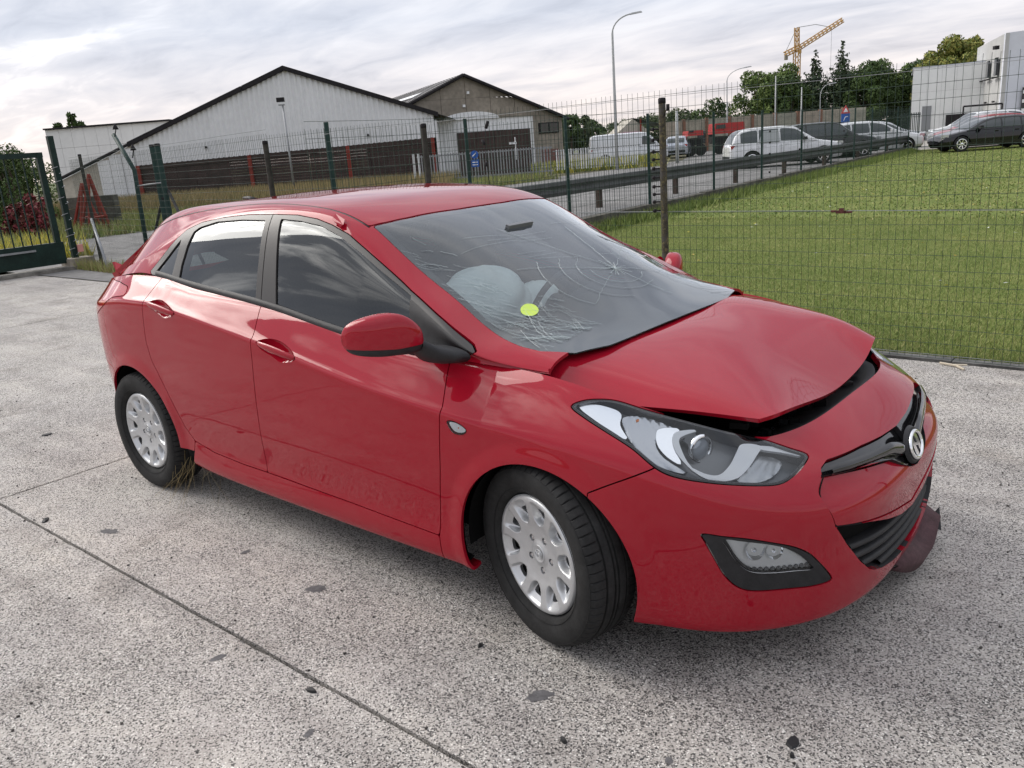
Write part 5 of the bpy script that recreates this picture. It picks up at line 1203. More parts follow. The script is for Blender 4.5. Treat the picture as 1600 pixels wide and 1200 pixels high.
# ---- cracks and sticker on the windscreen
UT = upper_grid(200, 70); ux = UT[:, 0, 0]
def on_glass(x, y, off=.0025):
    i = int(np.clip(np.searchsorted(-ux, -x), 1, len(ux) - 1)); t = (x - ux[i-1]) / (ux[i] - ux[i-1]); row = UT[i-1] * (1-t) + UT[i] * t
    z = np.interp(abs(y), row[::-1, 1], row[::-1, 2]); return Vector((x, y, z + off))
rg = random.Random(11); ck = MB(); fine = MB()
def crack(pts, r=.0007, jit=.006, seg=9, mb_=None):
    P = smooth_loop([(a, b) for a, b in pts], seg, closed=False); Q = [on_glass(p_[0] + rg.uniform(-jit, jit) * .5, p_[1] + rg.uniform(-jit, jit) * .5) for p_ in P]
    (mb_ or ck).tube(Q, r, 4, cap=False)
star = (-.305, .125)
for k in range(15):
    a = 2*PI*k/15 + rg.uniform(-.15, .15); L = rg.uniform(.03, .10); crack([star, (star[0] + L * .7 * math.cos(a), star[1] + L * math.sin(a))], .0006, .003, 5)
for a, L in ((.3, .30), (1.3, .42), (2.2, .5), (2.9, .42), (3.6, .55), (4.3, .45), (5.2, .35)):
    crack([star, (star[0] + L*.35*math.cos(a), star[1] + L*.5*math.sin(a)), (max(-.9, min(-.1, star[0] + L*.8*math.cos(a))), max(-.55, min(.58, star[1] + L*1.1*math.sin(a))))], .0005)
for R_, a0, a1 in ((.12, -1.9, 1.0), (.17, -2.6, .6), (.24, -2.4, -.4), (.33, -2.2, -1.0)):
    crack([(max(-.9, min(-.09, star[0] + .75*R_*math.cos(a))), max(-.58, min(.58, star[1] + R_*1.25*math.sin(a)))) for a in np.linspace(a0, a1, 7)], .0005, .004)
for k in range(60):                                                            # dense raking cracks along the passenger-side pillar
    t = rg.random()**.7; x0 = -.86 + .72 * t; y0 = -.585 - .07 * t + rg.random()**2 * .14; L = rg.uniform(.04, .22) * (.5 + t)
    x1 = min(-.08, x0 + L * .9); y1 = min(.1, y0 + L * rg.uniform(.15, .75))
    crack([(x0, y0), ((x0 + x1)/2, (y0 + y1)/2 + rg.uniform(-.01, .01)), (x1, y1)], rg.choice([.0003, .00035, .0005]), .005, 5)
for k in range(34):                                                            # crushed corner at the foot of the driver's pillar
    x0 = rg.uniform(-.42, -.12); y0 = rg.uniform(.48, .645); a = rg.uniform(0, 6.28); L = rg.uniform(.03, .14)
    crack([(x0, y0), (min(-.08, x0 + L*math.cos(a)), min(.65, y0 + L*math.sin(a)))], rg.choice([.0002, .0004]), .006, 4)
for k in range(60):                                                            # crushed corner at the foot of the passenger's pillar
    x0 = rg.uniform(-.32, -.12); y0 = rg.uniform(-.62, -.36); a = rg.uniform(-.6, 1.0); L = rg.uniform(.03, .16)
    crack([(x0, y0), (min(-.08, x0 + L*math.cos(a)), max(-.64, y0 + L*math.sin(a)))], rg.choice([.00025, .0004]), .008, 6)
for k in range(14):
    x0 = rg.uniform(-.85, -.3); y0 = rg.uniform(-.5, .5); a = rg.uniform(.9, 1.5); L = rg.uniform(.1, .35); crack([(x0, y0), (min(-.1, x0 + L*.4*math.cos(a)), min(.6, y0 + L*math.sin(a)))], .0003, .004, 5)
CRK = mat('broken_glass_edge', (.50, .58, .58), .25, 0, .8)
co = ck.build('crack_web', CRK, wsg, fix=False); co['kind'] = 'stuff'
st = [on_glass(-.285 + .030 * math.cos(t), -.475 + .036 * math.sin(t), .001) for t in np.linspace(0, 2*PI, 28, endpoint=False)]
sk = MB().add(st, [tuple(range(28))]).build('round_sticker', mat('lime_sticker', (.55, .72, .12), .6), wsg, fix=False)
# ---------------------------------------------------------------- fences, gate, guard rail, lamps, crane, signs
GREEN = speckle('green_post_paint', (.014, .038, .034), .25, 10, .5); GREEND = speckle('dark_green_gate_paint', (.010, .026, .021), .3, 6, .45); OLDP = speckle('brown_black_post', (.045, .042, .036), .45, 12, .85, .4, .005)
def lichen_mat():
    m = mat('lichened_post', (.10, .09, .06), .95); t = NT(m); v = t.coord(); a = t.noise(v, 40, 5, .7); b = t.noise(v, 14, 4, .6)
    c = t.ramp(a, [(.40, (.035, .032, .026)), (.54, (.085, .075, .045)), (.70, (.22, .185, .07))]); c = t.mix(c, (.075, .072, .065), t.ramp(b, [(.48, (0, 0, 0)), (.62, (1, 1, 1))])); t.l(c, t.b.inputs['Base Color']); t.bump(a, .6, .006); return m
LICH = lichen_mat(); WIRE = mat('green_mesh_wire', (.020, .042, .030), .5, .3); GALV = speckle('galvanised_steel', (.30, .31, .32), .15, 6, .5, .1, .003, metal=.6)
def wire_mesh(name, a, b, z0, z1, dx, dz, r, parent, wav=.0):
    """welded mesh between two ground points: square-section wires, one joined part"""
    a = np.array(a, float); b = np.array(b, float); L = np.linalg.norm(b - a); d = (b - a) / L; nrm = np.array([-d[1], d[0]]); n = int(L / dx); m = int(round((z1 - z0) / dz)); rn = np.random.default_rng(int(abs(a[0]*100)) + 3)
    def off(s_): return wav * (np.sin(s_ * 2.1) + .6 * np.sin(s_ * 5.3 + 1))
    V = []; F = []
    def seg(p0, p1, r_, horiz):
        k = len(V)
        e = [(np.array([d[0], d[1], 0]) if not horiz else np.array([0, 0, 1.0])), np.array([nrm[0], nrm[1], 0])]
        for p_ in (p0, p1):
            for q in ((-1, -1), (1, -1), (0, 1.2)): V.append(p_ + e[0] * q[0] * r_ + e[1] * q[1] * r_)
        for q in range(3): F.append((k + q, k + (q+1) % 3, k + 3 + (q+1) % 3, k + 3 + q))
    for i in range(n + 1):
        s_ = i * dx + rn.normal(0, .0015); xy = a + d * s_ + nrm * off(s_); seg(np.array([xy[0], xy[1], z0]), np.array([xy[0] + rn.normal(0, .004), xy[1], z1]), r, False)
    step = .3
    for j in range(m + 1):
        z = z0 + j * dz; s0 = 0.0
        while s0 < L - 1e-6:
            s1 = min(L, s0 + step); p0 = a + d * s0 + nrm * off(s0); p1 = a + d * s1 + nrm * off(s1); zz = .006 * math.sin(s0 * 1.3 + j)
            seg(np.array([p0[0], p0[1], z + .004 * math.sin(s0 * 1.3 + j)]), np.array([p1[0], p1[1], z + .004 * math.sin(s1 * 1.3 + j)]), r * 1.15, True); s0 = s1
    o = obj_from(name, V, F, WIRE, parent); o['kind'] = 'stuff'; return o
fa = empty('yard_fence', (0, 3.28, 0)); tag(fa, 'green welded wire-mesh fence running along the yard behind the red car', 'fence')
def fpart(o, root): o.parent = root; o.matrix_parent_inverse = Matrix.Translation(root.location).inverted(); return o
fpart(wire_mesh('wire_mesh', (4.5, 3.28), (-7.2, 3.30), .02, 1.96, .05, .1, .0013, None, .006), fa)
fpart(wire_mesh('wire_mesh', (-7.2, 3.30), (-15.0, 4.30), .02, 1.98, .05, .1, .0014, None, .01), fa)
def post(x, y, h, r, m, root, name='post', lean=(0, 0), cap=True):
    mb = MB().tube([(x, y, -.05), (x + lean[0]*h/2, y + lean[1]*h/2, h/2), (x + lean[0]*h, y + lean[1]*h, h)], [r, r, r * .98], 12); o = mb.build(name, m, None, True, auto=.8); fpart(o, root)
    if cap: c_ = MB().lathe([(0, .014), (r*.8, .012), (r*1.06, .004), (r*1.06, -.03), (r, -.03)], 12, 'z', (x + lean[0]*h, y + lean[1]*h, h)).build('post_cap', BLK, None, True); c_.parent = o
    return o
pl = post(-1.86, 3.25, 1.89, .028, LICH, fa); pl['label'] = 'lichen-covered round post'
post(-4.53, 3.27, 1.89, .030, OLDP, fa); post(-7.22, 3.28, 1.89, .032, OLDP, fa); post(3.6, 3.27, 1.89, .036, OLDP, fa)
post(-14.6, 4.35, 2.05, .030, OLDP, fa, lean=(.0, .0))
# tension wires with a strainer
for z, r in ((1.02, .0022), (.05, .002), (1.90, .0016)):
    fpart(MB().tube([(4.5, 3.262, z), (1.5, 3.262, z - .008), (-1.86, 3.262, z + .01), (-7.2, 3.28, z)], r, 5).build('tension_wire', GALV, None), fa)
fpart(MB().box((-.46, 3.255, 1.015), (.07, .018, .020)).tube([(-.53, 3.255, 1.02), (-.50, 3.255, 1.02)], .008, 6).tube([(-.42, 3.255, 1.012), (-.385, 3.255, 1.015)], .007, 6).box((-.455, 3.247, 1.025), (.03, .016, .034)).build('wire_strainer', speckle('rusty_strainer', (.10, .035, .03), .4, 60, .7), None), fa)
# black insulators of the electric strands on the lichened post
for z in (1.67, 1.59, 1.50, 1.44, 1.37, 1.30, 1.23, 1.17, 1.11, 1.04):
    k = MB().tube([(-1.885, 3.235, z), (-1.925, 3.225, z)], .006, 6).tube([(-1.925, 3.225, z - .001), (-1.945, 3.222, z)], [.016, .012], 8); q = k.build('insulator', BLK, None, True); fpart(q, fa)
for z in (1.82,): fpart(MB().tube([(-1.84, 3.24, 1.76), (-1.81, 3.235, z)], .004, 5).tube([(-1.80, 3.235, z - .02), (-1.80, 3.235, z + .03)], .014, 7).build('insulator', BLK, None, True), fa)
for zx in (-4.2, -4.05):
    pass
fpart(MB().tube([(-3.70, 3.24, 1.80), (-3.72, 3.24, 1.62), (-3.70, 3.24, 1.25)], .003, 5).tube([(-3.66, 3.24, 1.86), (-3.69, 3.24, 1.80)], .015, 7).tube([(-3.75, 3.24, 1.70), (-3.72, 3.24, 1.66)], .013, 7).tube([(-3.72, 3.24, 1.50), (-3.72, 3.24, 1.46)], .016, 7).build('insulator_string', BLK, None, True), fa)
# corner assembly at the left: two green posts, a cranked post and braces
fpart(MB().tube([(-12.05, 4.0, 0), (-11.95, 4.0, 1.70), (-12.42, 4.0, 2.28)], .035, 10).build('cranked_post', GREEN, None, True), fa)
post(-11.35, 4.05, 2.05, .042, GREEN, fa); post(-11.05, 3.98, 2.05, .042, GREEN, fa)
fpart(MB().tube([(-11.3, 4.05, 1.25), (-12.4, 4.1, .05)], .022, 8).build('brace', BLK, None, True), fa); fpart(MB().tube([(-11.0, 4.0, 1.35), (-9.8, 3.7, .3)], .024, 8).build('brace', BLK, None, True), fa)
fpart(MB().tube([(-11.95, 4.0, 1.45), (-11.05, 4.0, 1.48)], .012, 6).build('tie_bar', GALV, None, True), fa)
for a_, z in ((-12.35, 2.30), (-11.9, 1.95)): fpart(MB().tube([(a_ + .02, 3.97, z - .06), (a_ + .10, 3.97, z + .04), (a_ + .10, 3.97, z + .12)], .008, 6).tube([(a_ + .10, 3.97, z + .05), (a_ + .10, 3.97, z + .14)], [.05, .012], 8).build('bell_insulator', BLK, None, True), fa)
fpart(MB().tube([(-14.5, 4.28, .9), (-13.6, 4.0, .05)], .025, 8).build('brace', GALV, None, True), fa)
# lawn fence along the road
fb = empty('road_fence', (-7.2, 8, 0)); tag(fb, 'green post and mesh fence on the low wall between lawn and road', 'fence')
FBX = lambda y: -7.6 - .09 * (y - 11.9)
for y in (3.95, 6.70, 9.55, 12.82, 16.4, 19.9, 23.6, 27.1, 30.3, 33.1, 35.8, 38.1, 40.8): post(FBX(y), y, 2.07, .030, GREEN, fb, cap=False)
fpart(wire_mesh('wire_mesh', (FBX(3.6), 3.6), (FBX(41), 41), .28, 2.0, .10, .2, .0022, None), fb)
for y, zs in ((20.4, (1.5, 1.2, .9, .65, .4)), (28.5, (1.3, 1.0, .7)), (23.2, (1.5, .9))): 
    for z in zs: fpart(MB().tube([(FBX(y) + .06, y, z - .02), (FBX(y) + .06, y, z + .03)], .03, 6).build('insulator', BLK, None, True), fb)
lw = empty('low_wall', (FBX(5), 5, 0)); tag(lw, 'low mossy concrete wall along the road edge of the lawn', 'wall')
DW = speckle('mossy_dark_concrete', (.085, .08, .068), .5, 3, .95, .5, .02)
ys = np.arange(3.7, 41.2, 1.5)
for ya, yb_ in zip(ys, ys[1:]):
    V = [(FBX(ya) - .10, ya + .01, 0), (FBX(ya) + .10, ya + .01, 0), (FBX(yb_) + .10, yb_ - .01, 0), (FBX(yb_) - .10, yb_ - .01, 0)]; h = .25 + rg.uniform(-.012, .012)
    o = MB().add([(x, y, -.1) for x, y, z in V] + [(x, y, h) for x, y, z in V], [(3, 2, 1, 0), (4, 5, 6, 7), (0, 1, 5, 4), (1, 2, 6, 5), (2, 3, 7, 6), (3, 0, 4, 7)]).build('wall_block', DW, None); fpart(o, lw)
# guard rail
gr = empty('guard_rail', (-10.3, 20, 0)); tag(gr, 'dark steel guard rail along the road behind the lawn fence', 'guard rail')
V = []; F = []; prof = [(0, .16), (.04, .15), (.06, .08), (.01, .02), (.01, -.02), (.06, -.08), (.04, -.15), (0, -.16)]
for i, y in enumerate(np.arange(3.9, 44, 1.0)):
    for px_, pz in prof: V.append((-10.30 + px_ + .0 * y, y, .60 + pz))
    if i:
        for k in range(7): F.append(((i-1)*8 + k, i*8 + k, i*8 + k+1, (i-1)*8 + k+1))
go = MB().add(V, F).build('rail_beam', speckle('weathered_rail', (.060, .063, .062), .3, 2, .6, .1), None); go.modifiers.new('s', 'SOLIDIFY').thickness = .01; fpart(go, gr)
for y in np.arange(7.2, 44, 3.86): fpart(MB().box((-10.38, y, .35), (.11, .14, .75)).build('rail_post', speckle('rusty_post', (.06, .042, .034), .4, 8, .8), None), gr)
# gate
gt = empty('yard_gate', (-15.1, 3.9, 0)); tag(gt, 'dark green barred sliding gate at the left edge of the yard', 'gate')
def gpt(o): return fpart(o, gt)
for y in np.arange(3.70, -1.9, -.155): gpt(MB().tube([(-15.1, y, .5), (-15.1, y, 2.07)], .013, 6).build('bar', GREEND, None))
gpt(MB().box((-15.1, .95, 2.10), (.07, 5.9, .09)).build('top_rail', GREEND, None)); gpt(MB().box((-15.1, 3.84, 1.25), (.08, .10, 1.75)).build('end_stile', GREEND, None)); gpt(MB().box((-15.1, .95, .32), (.10, 5.95, .40)).build('bottom_panel', GREEND, None))
gpt(MB().box((-15.02, 2.95, .42), (.03, .9, .035)).build('bolt', GALV, None)); gpt(MB().box((-15.05, .8, .03), (.45, 7, .06)).build('track', speckle('track_grime', (.20, .19, .17), .4, 5, .9), None))
gs = empty('gate_post', (-15.15, 4.12, 0)); tag(gs, 'wire-wrapped dark gate post standing on a concrete block', 'gate post')
for nm, mb, m_ in (('shaft', MB().box((0, 0, 1.25), (.09, .10, 2.35), Matrix.Rotation(.0, 3, 'X')), GREEND), ('foot_block', MB().box((.05, .02, .09), (.4, .5, .20), None, .92), GREYC)): mb.build(nm, m_, gs)
wr = MB()
for z in (.25, .5, .62, .9, 1.2, 1.5, 1.75): wr.tube([(.07 * math.cos(a) * 1.1, .07 * math.sin(a) * 1.1, z + .02 * a) for a in np.linspace(0, 6.3, 12)], .006, 5)
wr.build('wire_wrap', GALV, gs); MB().box((.06, .10, .36), (.05, .10, .14)).build('faded_tag', mat('pink_tag', (.62, .28, .24), .7), gs)
# street lamps: pole, arm, head
POLE = speckle('pale_lamp_post', (.46, .47, .47), .1, 2, .5)
def lamp(lat, dep, h, reach, label, rp=.07, side=1, mt=POLE):
    r0 = empty('street_lamp', gp(lat, dep), BZ); tag(r0, label, 'street lamp', 'street lamps'); arc = [(side * reach * (1 - math.cos(a)) * .9, 0, h - .9 + .9 * math.sin(a)) for a in np.linspace(0, PI/2 * .9, 8)] if reach else []
    MB().tube([(0, 0, 0), (0, 0, h * .5), (0, 0, h - (.9 if reach else 0))] + arc[1:], [rp, rp*.8, rp*.6] + [rp*.4] * max(0, len(arc) - 1), 10).build('pole', mt, r0, True)
    if reach: e = arc[-1]; MB().box((e[0] + side * .28, 0, e[2] + .03), (.62, .16, .08), Matrix.Rotation(-.12 * side, 3, 'Y'), .8).build('lamp_head', mt, r0)
    return r0
lamp(6.55, 46.3, 7.75, 1.3, 'tall pale street lamp rising beside the grey gabled store', .095); lamp(18.9, 70, 6.3, 1.8, 'curved-arm street lamp left of the big trees', .07)
lamp(22.8, 70, 5.5, 0, 'plain pale pole in front of the left tree'); lamp(24.9, 70, 4.5, 0, 'short pale pole below the crane'); lamp(26.4, 70, 4.6, .9, 'street lamp with straight arm before the conifers', .06); lamp(10.6, 50, 2.9, 0, 'thick grey pole right of the lichened post', .11)
fl = empty('floodlight_mast', gp(-9.9, 42), BZ); tag(fl, 'slim mast with twin floodlights in front of the white warehouse', 'floodlight')
MB().tube([(0, 0, 0), (0, 0, 2), (0, 0, 4.3)], [.06, .05, .04], 8).build('mast', GALV, fl, True); MB().box((-.05, -.1, 4.55), (.36, .14, .2)).build('floodlight_head', BLK, fl); MB().box((-.05, 0, 4.32), (.30, .06, .06)).build('bracket', GALV, fl)
# crane
CY = speckle('crane_ochre', (.50, .30, .11), .1, 1, .6)
cr = empty('tower_crane', gp(55.9, 160), BZ); tag(cr, 'ochre tower crane with raised jib above the trees', 'crane')
def lattice(name, a, b, w_, n, r, par, m=CY):
    a = Vector(a); b = Vector(b); t = (b - a).normalized(); u = t.orthogonal().normalized(); v = t.cross(u); mb = MB(); cs = [u*w_/2 + v*w_/2, u*w_/2 - v*w_/2, -u*w_/2 - v*w_/2, -u*w_/2 + v*w_/2]
    for c_ in cs: mb.tube([a + c_, b + c_], r, 4)
    for i in range(n):
        p0 = a + (b - a) * i / n; p1 = a + (b - a) * (i + 1) / n
        for k in range(4): mb.tube([p0 + cs[k], p1 + cs[(k+1) % 4]], r * .6, 3)
    return mb.build(name, m, par)
lattice('mast', (0, 0, 0), (0, 0, 14.2), .9, 14, .10, cr); lattice('tower_top', (0, 0, 14.2), (-.1, 0, 18.4), .6, 5, .10, cr); lattice('jib', (.3, 0, 14.9), (7.4, -2, 18.9), .55, 12, .09, cr); lattice('counter_jib', (0, 0, 14.9), (-2.1, .6, 14.0), .6, 4, .10, cr)
MB().box((-1.8, .5, 13.5), (.5, .6, .8)).build('counterweight', GREYC, cr); MB().box((.35, -.4, 14.3), (.5, .5, .6)).build('cab', CY, cr); MB().tube([(-.1, 0, 18.4), (3, -.8, 18.6), (5.4, -1.4, 17.9)], .05, 4).tube([(-.1, 0, 18.4), (-2.0, .6, 14.2)], .05, 4).tube([(5.6, -1.5, 17.8), (5.6, -1.5, 9)], .03, 3).build('tie_cable', GALV, cr)
# signs
BLUE = mat('sign_blue', (.015, .10, .42), .4); REDS = mat('sign_red', (.55, .04, .05), .4); WHT = mat('sign_white', (.8, .8, .8), .4)
rs = empty('road_sign', gp(18.3, 45), BZ); tag(rs, 'road sign with red warning triangle above a square blue panel', 'sign')
MB().tube([(0, 0, 0), (0, 0, 2.3)], .03, 8).build('pole', GALV, rs); MB().box((0, -.05, 1.79), (.44, .03, .44)).build('blue_panel', BLUE, rs); MB().prism([(-.24, 2.02), (.24, 2.02), (0, 2.42)], -.06, -.03, 'y').build('red_triangle', REDS, rs); MB().prism([(-.13, 2.08), (.13, 2.08), (0, 2.30)], -.07, -.061, 'y').build('white_triangle', WHT, rs)
MB().tube([(-.10, -.07, 1.66), (-.02, -.07, 1.84), (.12, -.07, 1.86)], .025, 5).build('white_arrow', WHT, rs)
bs = empty('blue_sign', gp(-.98, 42), BZ); tag(bs, 'small blue round and square sign on a post before the brown doors', 'sign')
MB().tube([(0, .03, 0), (0, .03, 1.55)], .03, 8).build('pole', GALV, bs); MB().lathe([(0, -.02), (.19, -.02), (.19, .0)], 20, 'y', (0, 0, 1.38)).build('blue_disc', BLUE, bs); MB().box((0, -.01, .98), (.38, .03, .36)).build('blue_plate', BLUE, bs)
MB().tube([(-.10, -.03, 1.30), (.08, -.03, 1.46)], .025, 5).build('white_arrow', WHT, bs)
for z in (.90, 1.02): MB().box((0, -.032, z), (.26, .012, .04)).build('white_lettering', WHT, bs)
# palisade before the store
pf = empty('palisade_fence', gp(-.5, 42.0), BZ); tag(pf, 'grey steel palisade fence in front of the gabled store', 'fence')
for i in range(46): MB().box((-3.2 + i * .142, 0, .78), (.055, .025, 1.5)).build('pale', GALV, pf)
for z in (.35, 1.45): MB().box((0, .04, z), (6.6, .04, .07)).build('rail', GALV, pf)
for x in (-3.45, -3.2): MB().box((x, 0, .8), (.10, .10, 1.65)).build('gate_post', WHITE, pf)
MB().tube([(1.55, -.02, 1.0), (1.55, -.02, 2.05)], .03, 6).box((1.42, -.02, 1.78), (.36, .08, .10)).build('camera_arm', WHITE, pf)
# low mesh barriers further right
p2 = empty('site_barrier', gp(3.2, 47.5), BZ); tag(p2, 'white slatted barrier beside the gabled store', 'fence')
for i in range(34): MB().box((.2 + i * .135, 0, .72), (.06, .03, 1.1)).build('pale', WHITE, p2)
MB().box((2.4, .04, 1.2), (4.8, .04, .06)).build('rail', GALV, p2)
# red steel trestles at the left
for i, (la, de, lb) in enumerate(((-12.2, 26, 'tall crossed red steel trestle by the left fence post'), (-12.75, 26.6, 'lower red steel trestle nearer the gate'))):
    r0 = empty('steel_trestle', gp(la, de), BZ); tag(r0, lb, 'trestle', 'red steel trestles'); h = 1.75 - i * .25
    for dx, dy in ((-.22, -.1), (.24, .1), (.05, .25), (-.45, .0)): MB().tube([(dx * 1.3, dy, 0), (.0, 0, h)], .045, 5).build('leg', REDP, r0)
    MB().tube([(-.3, 0, .45), (.28, .05, .5)], .035, 5).build('cross_bar', REDP, r0)
cb = MB()
for i in range(3): cb.box((0, 0, .18 + i * .36), (1.5, .4, .34))
gb = cb.build('concrete_blocks', DW); gb.location = gp(-13.0, 27.6); gb.rotation_euler.z = BZ; tag(gb, 'stack of dark concrete blocks behind the red trestles', 'blocks')
# red lorry bodies beyond the road
for i, (la, w_, lb) in enumerate(((16.95, 2.2, 'red lorry body parked before the long brick wall'), (14.5, 1.1, 'small red vehicle half hidden behind the lichened post'))):
    r0 = empty('red_lorry', gp(la, 63), BZ); tag(r0, lb, 'lorry', 'red lorries'); LR = speckle('lorry_red_%d' % i, (.42, .03, .03), .15, 2, .5); h = .72 if i == 0 else .35
    MB().box((0, 0, 1.52 + h/2 - .1), (w_, 2.0, h), None, .94).build('body', LR, r0); MB().box((-w_*.30, -1.03, 1.55 + h*.5), (w_*.3, .05, h*.35)).build('window', GLZ, r0); MB().box((0, 0, 1.0), (w_*.95, 1.6, .5)).build('chassis', BLK, r0)
    for x in (-w_*.33, w_*.33): MB().lathe([(0, -.12), (.30, -.12), (.42, -.10), (.42, .1), (0, .1)], 16, 'y', (x, -.85, .42)).build('wheel', RUB, r0)

# ---------------------------------------------------------------- parked cars
PGLASS = mat('parked_car_glass', (.055, .065, .07), .04, 0, .7)
def dense(P, k):
    """linear in-betweens across each section"""
    t = np.linspace(0, 1, k, endpoint=False)
    q = (P[:, :-1, None] * (1 - t)[None, None, :, None] + P[:, 1:, None] * t[None, None, :, None]).reshape(len(P), -1, 3); return np.concatenate([q, P[:, -1:]], 1)
def parked(name, label, pos, rz, col, L=4.5, W=.9, H=1.6, hood=.98, nose=.72, kind='suv', rough=.25, tint=None, detail=True, metal=0.0):
    """x forward from rear (0) to nose (L)"""
    tint = tint or PGLASS; r0 = empty(name, pos, rz); tag(r0, label, 'car' if kind != 'van' else 'van', 'parked vehicles')
    body = mat('paint_' + name + label[:12].replace(' ', '_'), col, rough, metal, .3, coat=.6)
    wb0, wb1 = L * .19, L * .81; R_ = .34 if kind == 'suv' else .32; belt = hood + .02
    if kind == 'van': top = [(0, 1.80), (.03, 1.88), (.55, 1.92), (.70, 1.90), (.76, 1.75), (.86, 1.18), (.98, .98), (1.0, .62)]; 
    # lower body as a loft of sections
    st = [(0, .30, belt - .12, .80), (.02, .26, belt, .90), (.10, .22, belt + .01, .97), (.30, .22, belt, 1.0), (.60, .22, belt - .02, 1.0), (.72, .22, hood, .98), (.88, .22, hood - .10, .95), (.96, .25, nose, .88), (.99, .30, nose - .10, .74), (1.0, .36, nose - .22, .60)]
    kn = np.array([s_[0] for s_ in st]); xs = np.linspace(0, 1, 81); sv = np.stack([pchip(kn, np.array([s_[k] for s_ in st]), xs) for k in (1, 2, 3)], 1)
    P = np.zeros((81, 13, 3))
    for i, (x, (zb_, zt, wf)) in enumerate(zip(xs, sv)):
        w_ = W * wf; half = [(w_*.90, zb_), (w_*.985, zb_ + .10), (w_, zb_ + (zt - zb_)*.42), (w_*.985, zb_ + (zt - zb_)*.74), (w_*.93, zt - .04), (w_*.80, zt), (0, zt + .03)]
        for k, (y, z) in enumerate(half): P[i, k] = (x*L, y, z); P[i, 12 - k] = (x*L, -y, z)
    P0 = P; P = dense(P, 5); sf = Surf.grid(P)
    if (sf.N * (sf.V - [L/2, 0, .6])).sum() < 0: sf = Surf(sf.V, -sf.N, [f[::-1] for f in sf.F])
    for cx in (wb0, wb1): sf = sf.clip(R_ + .055 - np.hypot(sf.V[:, 0] - cx, sf.V[:, 2] - R_))
    bo = surf_obj('body', sf, body, r0, .05)
    for ex in (0, 80):
        e = [tuple(v) for v in P0[ex]]; MB().add(e, [tuple(range(13))]).build('end_panel', body, r0)
    MB().box((L/2, 0, .42), (L*.93, W*1.55, .45)).build('underbody', DARK, r0)
    # cabin
    if kind == 'van': cab = [(.005, 1.02, 1.0), (.02, 1.80, .93), (.10, 1.90, .90), (.60, 1.93, .90), (.70, 1.90, .89), (.77, 1.70, .90), (.88, 1.10, .95)]
    elif kind == 'suv': cab = [(.015, belt - .03, .93), (.05, belt + .34, .80), (.11, H - .08, .74), (.24, H - .01, .72), (.45, H, .72), (.55, H - .04, .73), (.66, belt + .28, .80), (.76, belt - .02, .88)]
    else: cab = [(.01, belt - .04, .92), (.045, belt + .22, .80), (.14, H - .07, .72), (.30, H, .70), (.45, H - .01, .70), (.56, H - .09, .72), (.66, belt + .20, .80), (.76, belt - .03, .88)]
    ck_ = np.array([c_[0] for c_ in cab]); x2 = np.linspace(cab[0][0], cab[-1][0], 91); zt = pchip(ck_, np.array([c_[1] for c_ in cab]), x2); wt = pchip(ck_, np.array([c_[2] for c_ in cab]), x2)
    Q = np.zeros((91, 11, 3)); zb2 = belt - .05
    for i in range(91):
        z = max(zt[i], zb2 + .005); wl = W * .94; wu = min(W * wt[i], wl)
        half = [(wl, zb2), (wl*.5 + wu*.5 + .012, zb2 + (z - zb2)*.5), (wu, z - .05*min(1, (z - zb2)/.3)), (wu*.90, z - .012), (wu*.55, z + .005), (0, z + .012)]
        for k, (y, zz) in enumerate(half): Q[i, k] = (x2[i]*L, y, zz); Q[i, 10 - k] = (x2[i]*L, -y, zz)
    cs = Surf.grid(dense(Q, 6))
    if (cs.N * (cs.V - [L*.4, 0, 1.0])).sum() < 0: cs = Surf(cs.V, -cs.N, [f[::-1] for f in cs.F])
    surf_obj('roof_and_pillars', cs, body, r0, 0)
    hgt = lambda x: float(np.interp(x, x2*L, zt))
    def win(poly, nm='window'):
        w_ = inside(cs, XZ(poly), 0)
        for sgn in (-1, 1):
            ww = w_.clip(-sgn * w_.V[:, 1]); 
            if len(ww.F): surf_obj(nm, ww.offset(.006), tint, r0, .004)
    zt_ = lambda x: hgt(x) - .10
    if kind == 'van': win([(L*.66, 1.15), (L*.665, 1.66), (L*.74, 1.66), (L*.83, 1.2), (L*.82, 1.12)])
    else:
        a0, a1, a2, a3 = L*.09, L*.245, L*.43, L*.64
        def strip(xa, xb): xs_ = np.linspace(xa, xb, 9); return [(xa, belt + .03)] + [(x, max(belt + .05, zt_(x))) for x in xs_] + [(xb, belt + .02)]
        win(strip(a0, a1 - .04)); win(strip(a1 + .03, a2 - .03)); win(strip(a2 + .04, a3 + .02))
    # windscreen and rear window seen through their own outlines from above
    fr = cs.clip(np.where((cs.V[:, 0] > L*(.73 if kind == 'van' else .575)) & (np.abs(cs.V[:, 1]) < W*.66) & (cs.V[:, 2] > belt + .03), -1.0, 1.0)); 
    if len(fr.F): surf_obj('windscreen', fr.offset(.006), tint, r0, .003)
    if kind != 'van':
        fr = cs.clip(np.where((cs.V[:, 0] < L*.10) & (np.abs(cs.V[:, 1]) < W*.66) & (cs.V[:, 2] > belt + .05), -1.0, 1.0))
        if len(fr.F): surf_obj('rear_window', fr.offset(.006), tint, r0, .003)
